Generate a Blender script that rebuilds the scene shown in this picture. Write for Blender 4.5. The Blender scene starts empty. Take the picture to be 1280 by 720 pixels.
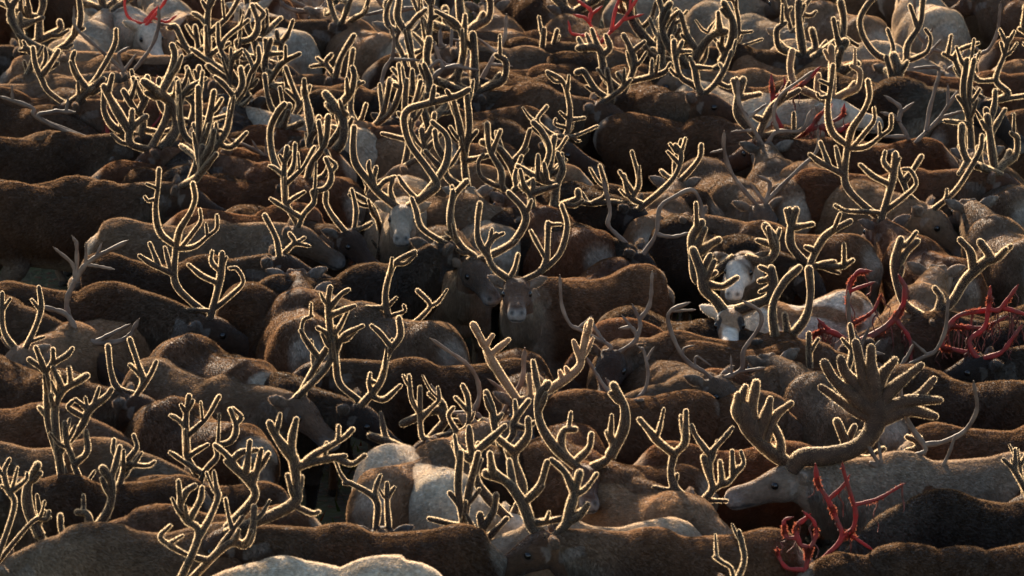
import bpy, math, random
import numpy as np
from mathutils import Vector, Matrix

# ------------------------------------------------------------------ camera, sky, sun, exposure
SC = bpy.context.scene
COL = SC.collection
R = math.radians
PITCH, FPX, CAMH = R(15.0), 6380.0, 9.8
cam = bpy.data.cameras.new('camera'); cam_o = bpy.data.objects.new('camera', cam); COL.objects.link(cam_o)
cam.sensor_width = 36.0; cam.lens = 36.0*FPX/1280.0
cam.clip_start = 1.0; cam.clip_end = 6000.0
cam_o.location = (0, 0, CAMH); cam_o.rotation_euler = (R(90)-PITCH, 0, 0)
cam.dof.use_dof = True; cam.dof.focus_distance = 33.0; cam.dof.aperture_fstop = 5.6
SC.camera = cam_o
SUN_EL, SUN_AZ = R(18.0), R(-12.0)        # azimuth from +Y (beyond the herd), negative = towards -X
world = bpy.data.worlds.new('World'); SC.world = world; world.use_nodes = True
wn = world.node_tree; bg = wn.nodes['Background']
sky = wn.nodes.new('ShaderNodeTexSky'); sky.sky_type = 'NISHITA'; sky.sun_disc = False
sky.sun_elevation = SUN_EL; sky.sun_rotation = SUN_AZ
wn.links.new(sky.outputs[0], bg.inputs[0]); bg.inputs[1].default_value = 0.08
sun = bpy.data.lights.new('sun', 'SUN'); sun.energy = 5.0; sun.angle = R(2.0); sun.color = (1.0, 0.83, 0.62)
sun_o = bpy.data.objects.new('sun', sun); COL.objects.link(sun_o)
sd = Vector((math.sin(SUN_AZ)*math.cos(SUN_EL), math.cos(SUN_AZ)*math.cos(SUN_EL), math.sin(SUN_EL)))
sun_o.rotation_euler = sd.to_track_quat('Z', 'Y').to_euler()
SC.view_settings.view_transform = 'Standard'; SC.view_settings.look = 'None'
SC.view_settings.exposure = 1.65; SC.view_settings.gamma = 1.0
SC.cycles.max_bounces = 5; SC.cycles.diffuse_bounces = 2; SC.cycles.transmission_bounces = 3
SC.cycles.use_denoising = True

rng = np.random.default_rng(7)
random.seed(7)

# ------------------------------------------------------------------ pixel (1280 x 720) -> point on the plane z
def ray(px, py):
    u = (px-640.0)/FPX; v = (py-360.0)/FPX
    return np.array([u, math.cos(PITCH)-v*math.sin(PITCH), -math.sin(PITCH)-v*math.cos(PITCH)])
def at_z(px, py, z):
    d = ray(px, py); t = (z-CAMH)/d[2]
    return np.array([0, 0, CAMH])+d*t
def at_y(px, py, y):
    d = ray(px, py); t = y/d[1]
    return np.array([0, 0, CAMH])+d*t

# ------------------------------------------------------------------ mesh from numpy arrays
def mesh_np(name, V, tris=None, quads=None, mats=(), mi_t=None, mi_q=None, attr=None, smooth=True):
    V = np.asarray(V, dtype=np.float32)
    parts = []; tot = []; mi = []
    if quads is not None and len(quads):
        parts.append(np.asarray(quads, dtype=np.int32).ravel()); tot.append(np.full(len(quads), 4, np.int32))
        mi.append(np.full(len(quads), 0 if mi_q is None else mi_q, np.int32) if np.isscalar(mi_q) or mi_q is None else mi_q)
    if tris is not None and len(tris):
        parts.append(np.asarray(tris, dtype=np.int32).ravel()); tot.append(np.full(len(tris), 3, np.int32))
        mi.append(np.full(len(tris), 0 if mi_t is None else mi_t, np.int32) if np.isscalar(mi_t) or mi_t is None else mi_t)
    loops = np.concatenate(parts); tot = np.concatenate(tot); mi = np.concatenate(mi)
    start = np.zeros(len(tot), np.int32); start[1:] = np.cumsum(tot)[:-1]
    me = bpy.data.meshes.new(name)
    me.vertices.add(len(V)); me.vertices.foreach_set('co', V.ravel())
    me.loops.add(len(loops)); me.loops.foreach_set('vertex_index', loops)
    me.polygons.add(len(tot)); me.polygons.foreach_set('loop_start', start)
    me.polygons.foreach_set('material_index', mi.astype(np.int32))
    me.update(calc_edges=True)
    me.polygons.foreach_set('use_smooth', np.full(len(tot), smooth, dtype=bool))
    for m in mats: me.materials.append(m)
    if attr:
        for k, a in attr.items():
            at = me.attributes.new(k, 'FLOAT_COLOR', 'POINT')
            at.data.foreach_set('color', np.asarray(a, dtype=np.float32).ravel())
    me.update()
    return me

def nrm(a):
    return a/np.maximum(np.linalg.norm(a, axis=-1, keepdims=True), 1e-9)

def catmull(P, n):
    """smooth resample of a polyline with columns of any kind"""
    P = np.asarray(P, float)
    if len(P) == 2:
        t = np.linspace(0, 1, max(n, 2))[:, None]; return P[0]*(1-t)+P[1]*t
    Q = np.vstack([2*P[0]-P[1], P, 2*P[-1]-P[-2]])
    out = []
    seg = len(P)-1; k = max(2, int(math.ceil(n/seg)))
    for i in range(seg):
        p0, p1, p2, p3 = Q[i], Q[i+1], Q[i+2], Q[i+3]
        for t in np.linspace(0, 1, k, endpoint=False):
            out.append(0.5*((2*p1)+(-p0+p2)*t+(2*p0-5*p1+4*p2-p3)*t*t+(-p0+3*p1-3*p2+p3)*t**3))
    out.append(P[-1])
    return np.array(out)

class Geo:
    def __init__(s): s.V = []; s.Q = []; s.T = []; s.n = 0
    def loft(s, C, hh, hw, up, sides, power=2.0, cap=True):
        """C centres, hh/hw half height/width, up reference vectors"""
        C = np.asarray(C, float); n = len(C)
        T = nrm(np.gradient(C, axis=0))
        U = np.broadcast_to(np.asarray(up, float), C.shape)
        S = nrm(np.cross(T, U)); U = nrm(np.cross(S, T))
        a = np.linspace(0, 2*math.pi, sides, endpoint=False)
        ca, sa = np.cos(a), np.sin(a)
        if power != 2.0:
            ca = np.sign(ca)*np.abs(ca)**(2/power); sa = np.sign(sa)*np.abs(sa)**(2/power)
        P = C[:, None, :]+S[:, None, :]*(np.asarray(hw)[:, None]*ca)[:, :, None]+U[:, None, :]*(np.asarray(hh)[:, None]*sa)[:, :, None]
        b = s.n; s.V.append(P.reshape(-1, 3)); s.n += n*sides
        i = np.arange(n-1)[:, None]*sides; j = np.arange(sides)[None, :]; k = (j+1) % sides
        q = np.stack([b+i+j, b+i+k, b+i+sides+k, b+i+sides+j], -1).reshape(-1, 4)
        s.Q.append(q[:, ::-1])
        if cap:
            s.V.append(C[:1]-T[:1]*min(hh[0], hw[0])*0.5); s.V.append(C[-1:]+T[-1:]*min(hh[-1], hw[-1])*0.5)
            c0, c1 = s.n, s.n+1; s.n += 2
            jj = np.arange(sides); kk = (jj+1) % sides
            s.T.append(np.stack([np.full(sides, c0), b+jj, b+kk], -1)[:, ::-1]*1)
            e = b+(n-1)*sides
            s.T.append(np.stack([np.full(sides, c1), e+kk, e+jj], -1)[:, ::-1]*1)
    def arrays(s):
        return np.vstack(s.V), (np.vstack(s.Q) if s.Q else np.zeros((0, 4), int)), (np.vstack(s.T) if s.T else np.zeros((0, 3), int))

def sample_surface(V, Q, T, count, g):
    tr = [T] if len(T) else []
    if len(Q): tr += [Q[:, [0, 1, 2]], Q[:, [0, 2, 3]]]
    tr = np.vstack(tr)
    A, B, C = V[tr[:, 0]], V[tr[:, 1]], V[tr[:, 2]]
    cr = np.cross(B-A, C-A); ar = np.linalg.norm(cr, axis=1)
    idx = g.choice(len(tr), count, p=ar/ar.sum())
    r1 = np.sqrt(g.random(count))[:, None]; r2 = g.random(count)[:, None]
    P = A[idx]*(1-r1)+B[idx]*(r1*(1-r2))+C[idx]*(r1*r2)
    N = nrm(cr[idx])
    return P, N, tr[idx, 0]

def spikes(P, D, L, W, g):
    """one thin tapered blade of hair per point"""
    n = len(P)
    side = nrm(np.cross(D, g.normal(size=(n, 3))))
    L = np.asarray(L).reshape(-1, 1); W = np.asarray(W).reshape(-1, 1)
    a = P+side*W/2-D*0.002; b = P-side*W/2-D*0.002; c = P+D*L
    V = np.stack([a, b, c], 1).reshape(-1, 3)
    T = np.arange(3*n).reshape(-1, 3)
    return V, T
# ------------------------------------------------------------------ materials
def new_mat(name):
    m = bpy.data.materials.new(name); m.use_nodes = True
    nt = m.node_tree; nt.nodes.clear()
    return m, nt
def N(nt, kind, **kw):
    n = nt.nodes.new(kind)
    for k, v in kw.items():
        if k == 'ins':
            for a, b in v.items(): n.inputs[a].default_value = b
        else: setattr(n, k, v)
    return n
def math_n(nt, op, a, b=None, clamp=False):
    n = nt.nodes.new('ShaderNodeMath'); n.operation = op; n.use_clamp = clamp
    for i, x in enumerate((a, b)):
        if x is None: continue
        if isinstance(x, (int, float)): n.inputs[i].default_value = x
        else: nt.links.new(x, n.inputs[i])
    return n.outputs[0]
def mixc(nt, fac, a, b, blend='MIX'):
    n = nt.nodes.new('ShaderNodeMix'); n.data_type = 'RGBA'; n.blend_type = blend
    if isinstance(fac, (int, float)): n.inputs[0].default_value = fac
    else: nt.links.new(fac, n.inputs[0])
    for i, x in ((6, a), (7, b)):
        if isinstance(x, tuple): n.inputs[i].default_value = x if len(x) == 4 else (*x, 1)
        else: nt.links.new(x, n.inputs[i])
    return n.outputs[2]

def coat_mat(name, hair):
    m, nt = new_mat(name); L = nt.links.new
    oi = N(nt, 'ShaderNodeObjectInfo')
    fa = N(nt, 'ShaderNodeAttribute', attribute_name='region')      # mane, pale, dark face, muzzle
    sep = N(nt, 'ShaderNodeSeparateColor'); L(fa.outputs['Color'], sep.inputs[0])
    fb = N(nt, 'ShaderNodeAttribute', attribute_name='marks')       # nostril/lip, eye ring, per-hair random, leg
    sepb = N(nt, 'ShaderNodeSeparateColor'); L(fb.outputs['Color'], sepb.inputs[0])
    def prop(p):
        a = N(nt, 'ShaderNodeAttribute', attribute_name=p, attribute_type='OBJECT'); return a.outputs['Fac']
    tc = N(nt, 'ShaderNodeTexCoord')
    off = N(nt, 'ShaderNodeVectorMath', operation='ADD'); L(tc.outputs['Object'], off.inputs[0])
    sc = N(nt, 'ShaderNodeVectorMath', operation='SCALE'); sc.inputs[0].default_value = (17, 9, 5); L(oi.outputs['Random'], sc.inputs['Scale'])
    L(sc.outputs[0], off.inputs[1]); vec = off.outputs[0]
    n1 = N(nt, 'ShaderNodeTexNoise', ins={'Scale': 3.2, 'Detail': 3.0, 'Roughness': .6}); L(vec, n1.inputs['Vector'])
    n2 = N(nt, 'ShaderNodeTexNoise', ins={'Scale': 38.0, 'Detail': 2.0}); L(vec, n2.inputs['Vector'])
    n3 = N(nt, 'ShaderNodeTexNoise', ins={'Scale': 2.1, 'Detail': 2.5, 'Distortion': .6}); L(vec, n3.inputs['Vector'])
    v1 = math_n(nt, 'MULTIPLY_ADD', n1.outputs[0], 1.6); nt.nodes[-1].inputs[2].default_value = .2
    v2 = math_n(nt, 'MULTIPLY_ADD', n2.outputs[0], .9); nt.nodes[-1].inputs[2].default_value = .55
    v = math_n(nt, 'MULTIPLY', v1, v2)
    base = mixc(nt, 1.0, oi.outputs['Color'], (1, 1, 1), 'MULTIPLY')
    # shaggy reddish / greyish patches of the moulting coat
    gr = math_n(nt, 'MULTIPLY', math_n(nt, 'SUBTRACT', n3.outputs[0], .38, True), 2.2, True)
    base = mixc(nt, gr, base, mixc(nt, 1.0, base, (.97, 1.08, 1.18), 'MULTIPLY'))
    pale = mixc(nt, .65, base, (.46, .38, .28))
    white = (.66, .58, .48)
    c = mixc(nt, math_n(nt, 'MULTIPLY', sep.outputs[0], prop('mane'), True), base, pale)
    c = mixc(nt, math_n(nt, 'MULTIPLY', sep.outputs[1], prop('pale'), True), c, mixc(nt, .75, base, (.5, .42, .33)))
    c = mixc(nt, math_n(nt, 'MULTIPLY', sep.outputs[2], prop('mask'), True), c, mixc(nt, 1.0, base, (.45, .42, .42), 'MULTIPLY'))
    c = mixc(nt, math_n(nt, 'MULTIPLY', fa.outputs['Alpha'], prop('muz'), True), c, (.33, .295, .26))
    # piebald animals
    pn = N(nt, 'ShaderNodeTexNoise', ins={'Scale': 3.0, 'Detail': 1.5, 'Distortion': .8}); L(vec, pn.inputs['Vector'])
    pf = math_n(nt, 'MULTIPLY', math_n(nt, 'MULTIPLY', math_n(nt, 'SUBTRACT', pn.outputs[0], .44), 14.0, True), prop('pied'), True)
    c = mixc(nt, pf, c, white)
    c = mixc(nt, sepb.outputs[0], c, (.02, .017, .016))
    c = mixc(nt, math_n(nt, 'MULTIPLY', math_n(nt, 'MULTIPLY', math_n(nt, 'SUBTRACT', sepb.outputs[1], .50), 4.0, True), .6), c, (.03, .022, .018))
    c = mixc(nt, math_n(nt, 'MULTIPLY', math_n(nt, 'MULTIPLY', math_n(nt, 'SUBTRACT', sepb.outputs[1], .22), 9.0, True), prop('patch')), c, (.03, .022, .018))
    vv = N(nt, 'ShaderNodeCombineColor'); 
    for i in range(3): L(v, vv.inputs[i])
    c = mixc(nt, 1.0, c, vv.outputs[0], 'MULTIPLY')
    out = N(nt, 'ShaderNodeOutputMaterial')
    if hair:
        hr = math_n(nt, 'MULTIPLY_ADD', sepb.outputs[2], .7); nt.nodes[-1].inputs[2].default_value = .7
        hv = N(nt, 'ShaderNodeCombineColor')
        for i in range(3): L(hr, hv.inputs[i])
        c = mixc(nt, 1.0, c, hv.outputs[0], 'MULTIPLY')
        warm = mixc(nt, math_n(nt, 'MULTIPLY_ADD', fb.outputs['Alpha'], .30), c, (.92, .58, .34)); _m = [n for n in nt.nodes if n.type == 'MATH'][-1]; _m.inputs[2].default_value = .12
        d = N(nt, 'ShaderNodeBsdfDiffuse'); t = N(nt, 'ShaderNodeBsdfTranslucent')
        L(c, d.inputs[0]); L(warm, t.inputs[0])
        mx = N(nt, 'ShaderNodeMixShader', ins={0: .5}); L(d.outputs[0], mx.inputs[1]); L(t.outputs[0], mx.inputs[2])
        L(mx.outputs[0], out.inputs[0])
    else:
        p = N(nt, 'ShaderNodeBsdfPrincipled', ins={'Roughness': .75, 'Specular IOR Level': .25})
        p.inputs['Sheen Weight'].default_value = .15; p.inputs['Sheen Roughness'].default_value = .5
        L(c, p.inputs['Base Color'])
        bm = N(nt, 'ShaderNodeBump', ins={'Strength': .6, 'Distance': .012}); 
        st = N(nt, 'ShaderNodeMapping'); st.inputs['Scale'].default_value = (14, 60, 26); L(vec, st.inputs['Vector'])
        nb = N(nt, 'ShaderNodeTexNoise', ins={'Scale': 2.2, 'Detail': 3.0}); L(st.outputs[0], nb.inputs['Vector'])
        L(nb.outputs[0], bm.inputs['Height']); L(bm.outputs[0], p.inputs['Normal'])
        L(p.outputs[0], out.inputs[0])
    return m
M_COAT = coat_mat('coat_skin', False); M_HAIR = coat_mat('coat_hair', True)

def antler_mat(name, c0, c1, rough, hair=False, tcol=None, scale=14, red=False):
    m, nt = new_mat(name); L = nt.links.new
    tc = N(nt, 'ShaderNodeTexCoord'); n = N(nt, 'ShaderNodeTexNoise', ins={'Scale': scale, 'Detail': 3.0}); L(tc.outputs['Object'], n.inputs['Vector'])
    f = math_n(nt, 'MULTIPLY', math_n(nt, 'SUBTRACT', n.outputs[0], .35), 3.0, True)
    oi = N(nt, 'ShaderNodeObjectInfo')
    c = mixc(nt, f, c0, c1)
    c = mixc(nt, 1.0, c, oi.outputs['Color'], 'MULTIPLY')
    out = N(nt, 'ShaderNodeOutputMaterial')
    if hair:
        a = N(nt, 'ShaderNodeAttribute', attribute_name='marks'); s = N(nt, 'ShaderNodeSeparateColor'); L(a.outputs['Color'], s.inputs[0])
        k = math_n(nt, 'MULTIPLY_ADD', s.outputs[2], .8); nt.nodes[-1].inputs[2].default_value = .6
        kc = N(nt, 'ShaderNodeCombineColor')
        for i in range(3): L(k, kc.inputs[i])
        c = mixc(nt, 1.0, c, kc.outputs[0], 'MULTIPLY')
        d = N(nt, 'ShaderNodeBsdfDiffuse'); t = N(nt, 'ShaderNodeBsdfTranslucent')
        L(c, d.inputs[0])
        if tcol: t.inputs[0].default_value = (*tcol, 1)
        else: L(c, t.inputs[0])
        mx = N(nt, 'ShaderNodeMixShader', ins={0: .72}); L(d.outputs[0], mx.inputs[1]); L(t.outputs[0], mx.inputs[2])
        L(mx.outputs[0], out.inputs[0])
    else:
        p = N(nt, 'ShaderNodeBsdfPrincipled', ins={'Roughness': rough, 'Specular IOR Level': .4})
        L(c, p.inputs['Base Color'])
        bm = N(nt, 'ShaderNodeBump', ins={'Strength': .5, 'Distance': .004}); nb = N(nt, 'ShaderNodeTexNoise', ins={'Scale': 60.0, 'Detail': 2.0})
        L(tc.outputs['Object'], nb.inputs['Vector']); L(nb.outputs[0], bm.inputs['Height']); L(bm.outputs[0], p.inputs['Normal'])
        L(p.outputs[0], out.inputs[0])
    return m
M_VEL = antler_mat('antler_velvet', (.028, .016, .010), (.060, .035, .022), .9)
M_FUZ = antler_mat('antler_fuzz', (.045, .030, .020), (.08, .054, .036), .9, hair=True, tcol=(.95, .75, .50))
M_HARD = antler_mat('antler_bone', (.10, .055, .035), (.24, .16, .11), .68, scale=9)
M_RED = antler_mat('antler_bloody', (.36, .012, .010), (.11, .04, .028), .74, scale=9)
M_SCRAP = antler_mat('velvet_scrap', (.16, .03, .018), (.12, .05, .03), .9, hair=True, tcol=(.34, .10, .06), scale=20)
M_STRIP = antler_mat('velvet_strip', (.06, .02, .014), (.20, .05, .035), .8, scale=30)

def plain(name, col, rough, spec=.5):
    m, nt = new_mat(name)
    p = N(nt, 'ShaderNodeBsdfPrincipled', ins={'Base Color': (*col, 1), 'Roughness': rough, 'Specular IOR Level': spec})
    tc = N(nt, 'ShaderNodeTexCoord'); n = N(nt, 'ShaderNodeTexNoise', ins={'Scale': 40.0}); nt.links.new(tc.outputs['Object'], n.inputs['Vector'])
    nt.links.new(mixc(nt, n.outputs[0], tuple(x*.7 for x in col), tuple(x*1.3 for x in col)), p.inputs['Base Color'])
    o = N(nt, 'ShaderNodeOutputMaterial'); nt.links.new(p.outputs[0], o.inputs[0]); return m
M_EYE = plain('eye_dark', (.012, .008, .006), .08, .6)

def ground_mat():
    m, nt = new_mat('trampled_ground'); L = nt.links.new
    tc = N(nt, 'ShaderNodeTexCoord')
    a = N(nt, 'ShaderNodeTexNoise', ins={'Scale': 1.3, 'Detail': 6.0, 'Roughness': .7}); L(tc.outputs['Object'], a.inputs['Vector'])
    b = N(nt, 'ShaderNodeTexNoise', ins={'Scale': 16.0, 'Detail': 4.0}); L(tc.outputs['Object'], b.inputs['Vector'])
    f = math_n(nt, 'MULTIPLY', math_n(nt, 'SUBTRACT', a.outputs[0], .42), 5.0, True)
    c = mixc(nt, f, (.07, .048, .03), (.10, .10, .03))
    c = mixc(nt, math_n(nt, 'MULTIPLY', math_n(nt, 'SUBTRACT', b.outputs[0], .56), 8.0, True), c, (.16, .05, .02))
    p = N(nt, 'ShaderNodeBsdfPrincipled', ins={'Roughness': .95}); L(c, p.inputs['Base Color'])
    bm = N(nt, 'ShaderNodeBump', ins={'Strength': .8, 'Distance': .05}); L(b.outputs[0], bm.inputs['Height']); L(bm.outputs[0], p.inputs['Normal'])
    o = N(nt, 'ShaderNodeOutputMaterial'); L(p.outputs[0], o.inputs[0]); return m
M_GROUND = ground_mat()
def grass_mat():
    m, nt = new_mat('tundra_plants'); L = nt.links.new
    a = N(nt, 'ShaderNodeAttribute', attribute_name='marks')
    d = N(nt, 'ShaderNodeBsdfDiffuse'); t = N(nt, 'ShaderNodeBsdfTranslucent')
    L(a.outputs['Color'], d.inputs[0]); L(a.outputs['Color'], t.inputs[0])
    mx = N(nt, 'ShaderNodeMixShader', ins={0: .5}); L(d.outputs[0], mx.inputs[1]); L(t.outputs[0], mx.inputs[2])
    o = N(nt, 'ShaderNodeOutputMaterial'); L(mx.outputs[0], o.inputs[0]); return m
M_GRASS = grass_mat()
# ------------------------------------------------------------------ the reindeer body: one continuous mesh per pose
TRUNK = np.array([  # x, z centre, half height, half width
    [-.70, .84, .07, .06], [-.67, .85, .16, .14], [-.60, .86, .235, .195], [-.48, .86, .285, .240], [-.32, .835, .285, .270],
    [-.12, .80, .285, .29], [.08, .80, .30, .285], [.24, .82, .33, .258], [.36, .845, .315, .215], [.46, .85, .26, .17]])
def rotz2(v, a):
    c, s = math.cos(a), math.sin(a); v = np.asarray(v, float)
    out = v.copy(); out[..., 0] = v[..., 0]*c-v[..., 1]*s; out[..., 1] = v[..., 0]*s+v[..., 1]*c
    return out
def pose_frame(ny, ne, hy, hp, nl=.44):
    """neck yaw, neck elevation, head yaw (both from the body axis), head pitch, all degrees -> poll position and head axes"""
    ny, ne, hy, hp = map(R, (ny, ne, hy, hp))
    root = np.array([.42, 0, .93])
    poll = root+nl*np.array([math.cos(ne)*math.cos(ny), math.cos(ne)*math.sin(ny), math.sin(ne)])
    F = np.array([math.cos(hp)*math.cos(hy), math.cos(hp)*math.sin(hy), math.sin(hp)])
    S = np.array([-math.sin(hy), math.cos(hy), 0.])           # the animal's left
    U = np.cross(F, S)
    return root, poll, F, S, U
BODY = {}
def make_body(pose, seed=0):
    key = (pose, seed)
    if key in BODY: return BODY[key]
    g = np.random.default_rng(100+seed*13+int(abs(sum(pose)))*7)
    ny, ne, hy, hp = pose
    root, poll, F, S, U = pose_frame(*pose)
    G = Geo()
    t = catmull(TRUNK*(1+g.normal(0, .012, TRUNK.shape)*np.array([0, 1, 1, 1.5])), 44)
    C = np.stack([t[:, 0], 0*t[:, 0], t[:, 1]], 1)
    G.loft(C, t[:, 2], t[:, 3], (0, 0, 1), 28, 1.95)
    # neck: from inside the shoulders to the back of the skull
    P0 = np.array([.26, 0, .86]); P1 = np.array([.46, 0, .87]); P3 = poll-F*.02-U*.045
    P2 = P3-(F*.35+nrm(poll-root)*.65)*.17-np.array([0, 0, .03])
    tt = np.linspace(0, 1, 16)[:, None]
    NC = (1-tt)**3*P0+3*(1-tt)**2*tt*P1+3*(1-tt)*tt*tt*P2+tt**3*P3
    s = tt[:, 0]
    nh = .27*(1-s)**1.2+.105*s+.045*np.sin(s*math.pi); nw = .20*(1-s)**1.3+.078*s+.02*np.sin(s*math.pi)
    G.loft(NC, nh, nw, (0, 0, 1), 22)
    MC = NC[3:14]-np.array([0, 0, .055])                        # hanging mane under the neck
    ms = np.linspace(0, 1, 11)
    G.loft(MC, .10+.10*np.sin(ms*math.pi)**.7, .05+.04*np.sin(ms*math.pi), (0, 0, 1), 16)
    # head
    HP = np.array([[-.055, -.035, .062, .060], [-.03, -.037, .088, .084], [.03, -.040, .102, .096], [.075, -.042, .100, .096], [.12, -.047, .088, .083],
                   [.18, -.058, .074, .066], [.25, -.069, .067, .060], [.30, -.074, .067, .061], [.335, -.077, .065, .062], [.362, -.080, .055, .056], [.380, -.082, .034, .040]])
    h = catmull(HP, 34)
    HC = poll+h[:, :1]*F+h[:, 1:2]*U
    G.loft(HC, h[:, 2], h[:, 3], U, 22, 2.3)
    # brow ridges, cheek, lower jaw
    eyes = []
    for sg in (-1, 1):
        e = poll+F*.100+S*sg*.078-U*.018; eyes.append(e)
        c = np.array([e-F*.03+U*.020, e+U*.026, e+F*.03+U*.015])-S*sg*.010
        G.loft(c, np.array([.012, .020, .012]), np.array([.012, .022, .012]), U, 10)
        k = np.array([poll+F*.02-U*.09+S*sg*.035, poll+F*.09-U*.095+S*sg*.04, poll+F*.16-U*.085+S*sg*.02])
        G.loft(k, np.array([.02, .035, .02]), np.array([.02, .03, .02]), U, 10)
        # ear: cupped leaf held out sideways and a little back
        b0 = poll-F*.045+S*sg*.055-U*.012
        ed = nrm(S*sg*1.0-F*(.25+.3*g.random())+U*(.25+.25*g.random()))
        ec = b0+ed*np.linspace(0, .165, 8)[:, None]
        wv = np.array([.020, .030, .040, .044, .042, .034, .022, .008])
        G.loft(ec, wv, wv*.42+.004, nrm(U*.8+F*.1), 12)
        # antler pedicle
        pb = poll-F*.005+S*sg*.040
        G.loft(np.array([pb-U*.03, pb+U*.03, pb+U*.055]), np.array([.03, .026, .024]), np.array([.03, .026, .024]), F, 10)
    jc = np.array([poll+F*.17-U*.115, poll+F*.25-U*.122, poll+F*.325-U*.120])
    G.loft(jc, np.array([.02, .021, .016]), np.array([.028, .03, .026]), U, 12)
    # tail
    tl = np.array([[-.64, 0, .98], [-.69, 0, .985], [-.725, 0, .95], [-.735, 0, .88]])
    G.loft(tl, np.array([.022, .028, .028, .012]), np.array([.026, .032, .030, .012]), (1, 0, .2), 10)
    # legs
    legs = []
    for sg in (-1, 1):
        dx = g.uniform(-.07, .07)
        f = np.array([[.34, .12, .80, .15, .09], [.34, .145, .62, .10, .07], [.345+dx*.3, .15, .50, .062, .052], [.36+dx*.7, .15, .38, .042, .038], [.362+dx*.8, .15, .34, .040, .038],
                      [.355+dx, .15, .24, .027, .025], [.35+dx, .15, .12, .030, .028], [.375+dx*1.1, .15, .065, .030, .030], [.39+dx*1.1, .15, .012, .048, .042]])
        dx = g.uniform(-.08, .08)
        b = np.array([[-.46, .11, .86, .17, .11], [-.44, .15, .70, .155, .095], [-.40+dx*.2, .16, .58, .115, .075], [-.47+dx*.5, .16, .46, .062, .045], [-.545+dx*.8, .16, .385, .045, .036],
                      [-.535+dx, .16, .30, .034, .028], [-.52+dx, .16, .14, .031, .028], [-.50+dx, .16, .07, .031, .030], [-.485+dx, .16, .012, .050, .042]])
        for q in (f, b):
            q = q.copy(); q[:, 1] *= sg; q = catmull(q, 26)
            G.loft(q[:, :3], q[:, 3], q[:, 4], (1, 0, .01), 12)
    V, Q, T = G.arrays()
    me0 = mesh_np('tmp', V, T, Q); ob = bpy.data.objects.new('tmp', me0); COL.objects.link(ob)
    md = ob.modifiers.new('r', 'REMESH'); md.mode = 'VOXEL'; md.voxel_size = .0125
    sm = ob.modifiers.new('s', 'SMOOTH'); sm.factor = .5; sm.iterations = 5
    dg = bpy.context.evaluated_depsgraph_get(); ev = ob.evaluated_get(dg); me = ev.to_mesh()
    V = np.zeros(len(me.vertices)*3, np.float32); me.vertices.foreach_get('co', V); V = V.reshape(-1, 3).astype(float)
    Nn = np.zeros(len(me.vertices)*3, np.float32); me.vertices.foreach_get('normal', Nn); Nn = Nn.reshape(-1, 3)
    L = np.zeros(len(me.loops), np.int32); me.loops.foreach_get('vertex_index', L)
    cnt = np.zeros(len(me.polygons), np.int32); me.polygons.foreach_get('loop_total', cnt)
    Q = L.reshape(-1, 4) if (cnt == 4).all() else None
    if Q is None:
        st = np.zeros(len(me.polygons), np.int32); me.polygons.foreach_get('loop_start', st)
        Q = np.stack([L[st+i] for i in range(4)], -1)[cnt == 4]
    ev.to_mesh_clear(); bpy.data.objects.remove(ob); bpy.data.meshes.remove(me0)
    # regions of the coat, from where on the animal a point is
    def region(P):
        n = len(P); reg = np.zeros((n, 4)); mk = np.zeros((n, 4))
        hf = (P-poll)@F; hs = (P-poll)@S; hu = (P-poll)@U
        inhead = (hf > -.07) & (hf < .42) & (np.abs(hs) < .12) & (np.abs(hu+.04) < .16)
        ear = (np.abs(hs) > .085) & (hf < .02) & (np.abs(hs) < .24) & (np.abs(hu) < .12) & (hf > -.2)
        dn = np.linalg.norm(P[:, None, :]-NC[None, 3:, :], axis=2); di = dn.argmin(1); dm = dn.min(1)
        neck = np.clip((P[:, 0]-.30)/.2, 0, 1)*(dm < .36)
        if abs(ny) > 20: neck = np.maximum(neck, (di > 4)*(dm < .2)*1.0)
        below = np.clip((NC[3:, 2][di]-P[:, 2])/.12+.75, 0.25, 1)
        reg[:, 0] = neck*below*(~inhead)
        belly = np.clip((.66-P[:, 2])/.10, 0, 1)
        rump = np.clip((-.60-P[:, 0])/.05, 0, 1)*np.clip((.13-np.abs(P[:, 1]))/.05, 0, 1)*(P[:, 2] > .6)
        tail = (P[:, 0] < -.70)
        reg[:, 1] = np.clip(np.maximum(belly*(P[:, 2] > .45)*.7, np.maximum(rump, tail)), 0, 1)*(~inhead)
        dark = inhead*np.clip((hf+.05)/.08, 0, 1)
        reg[:, 2] = np.maximum(np.where(ear, .5, dark), (P[:, 2] < .45)*.6)
        muz = np.clip((hf-.27)/.08, 0, 1)*np.clip((-.03-hu)/.04+.2, 0, 1)*inhead
        reg[:, 3] = np.maximum(muz, np.where(ear, .35, 0))
        for sg in (-1, 1):
            d = np.linalg.norm((P-(poll+F*.362+S*sg*.024-U*.062))*1.0, axis=1)
            mk[:, 0] = np.maximum(mk[:, 0], np.clip((.027-d)/.008, 0, 1))
            e = eyes[0 if sg < 0 else 1]
            d = np.linalg.norm(P-e, axis=1); mk[:, 1] = np.maximum(mk[:, 1], np.clip((.085-d)/.085, 0, 1))
        mouth = (hf > .22) & (hf < .40) & (np.abs(hu+.112-.00*hf) < .009); mk[:, 0] = np.maximum(mk[:, 0], mouth*.8)
        mk[:, 0] = np.maximum(mk[:, 0], (P[:, 2] < .05)*.8)
        mk[:, 3] = inhead
        return reg, mk
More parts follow.
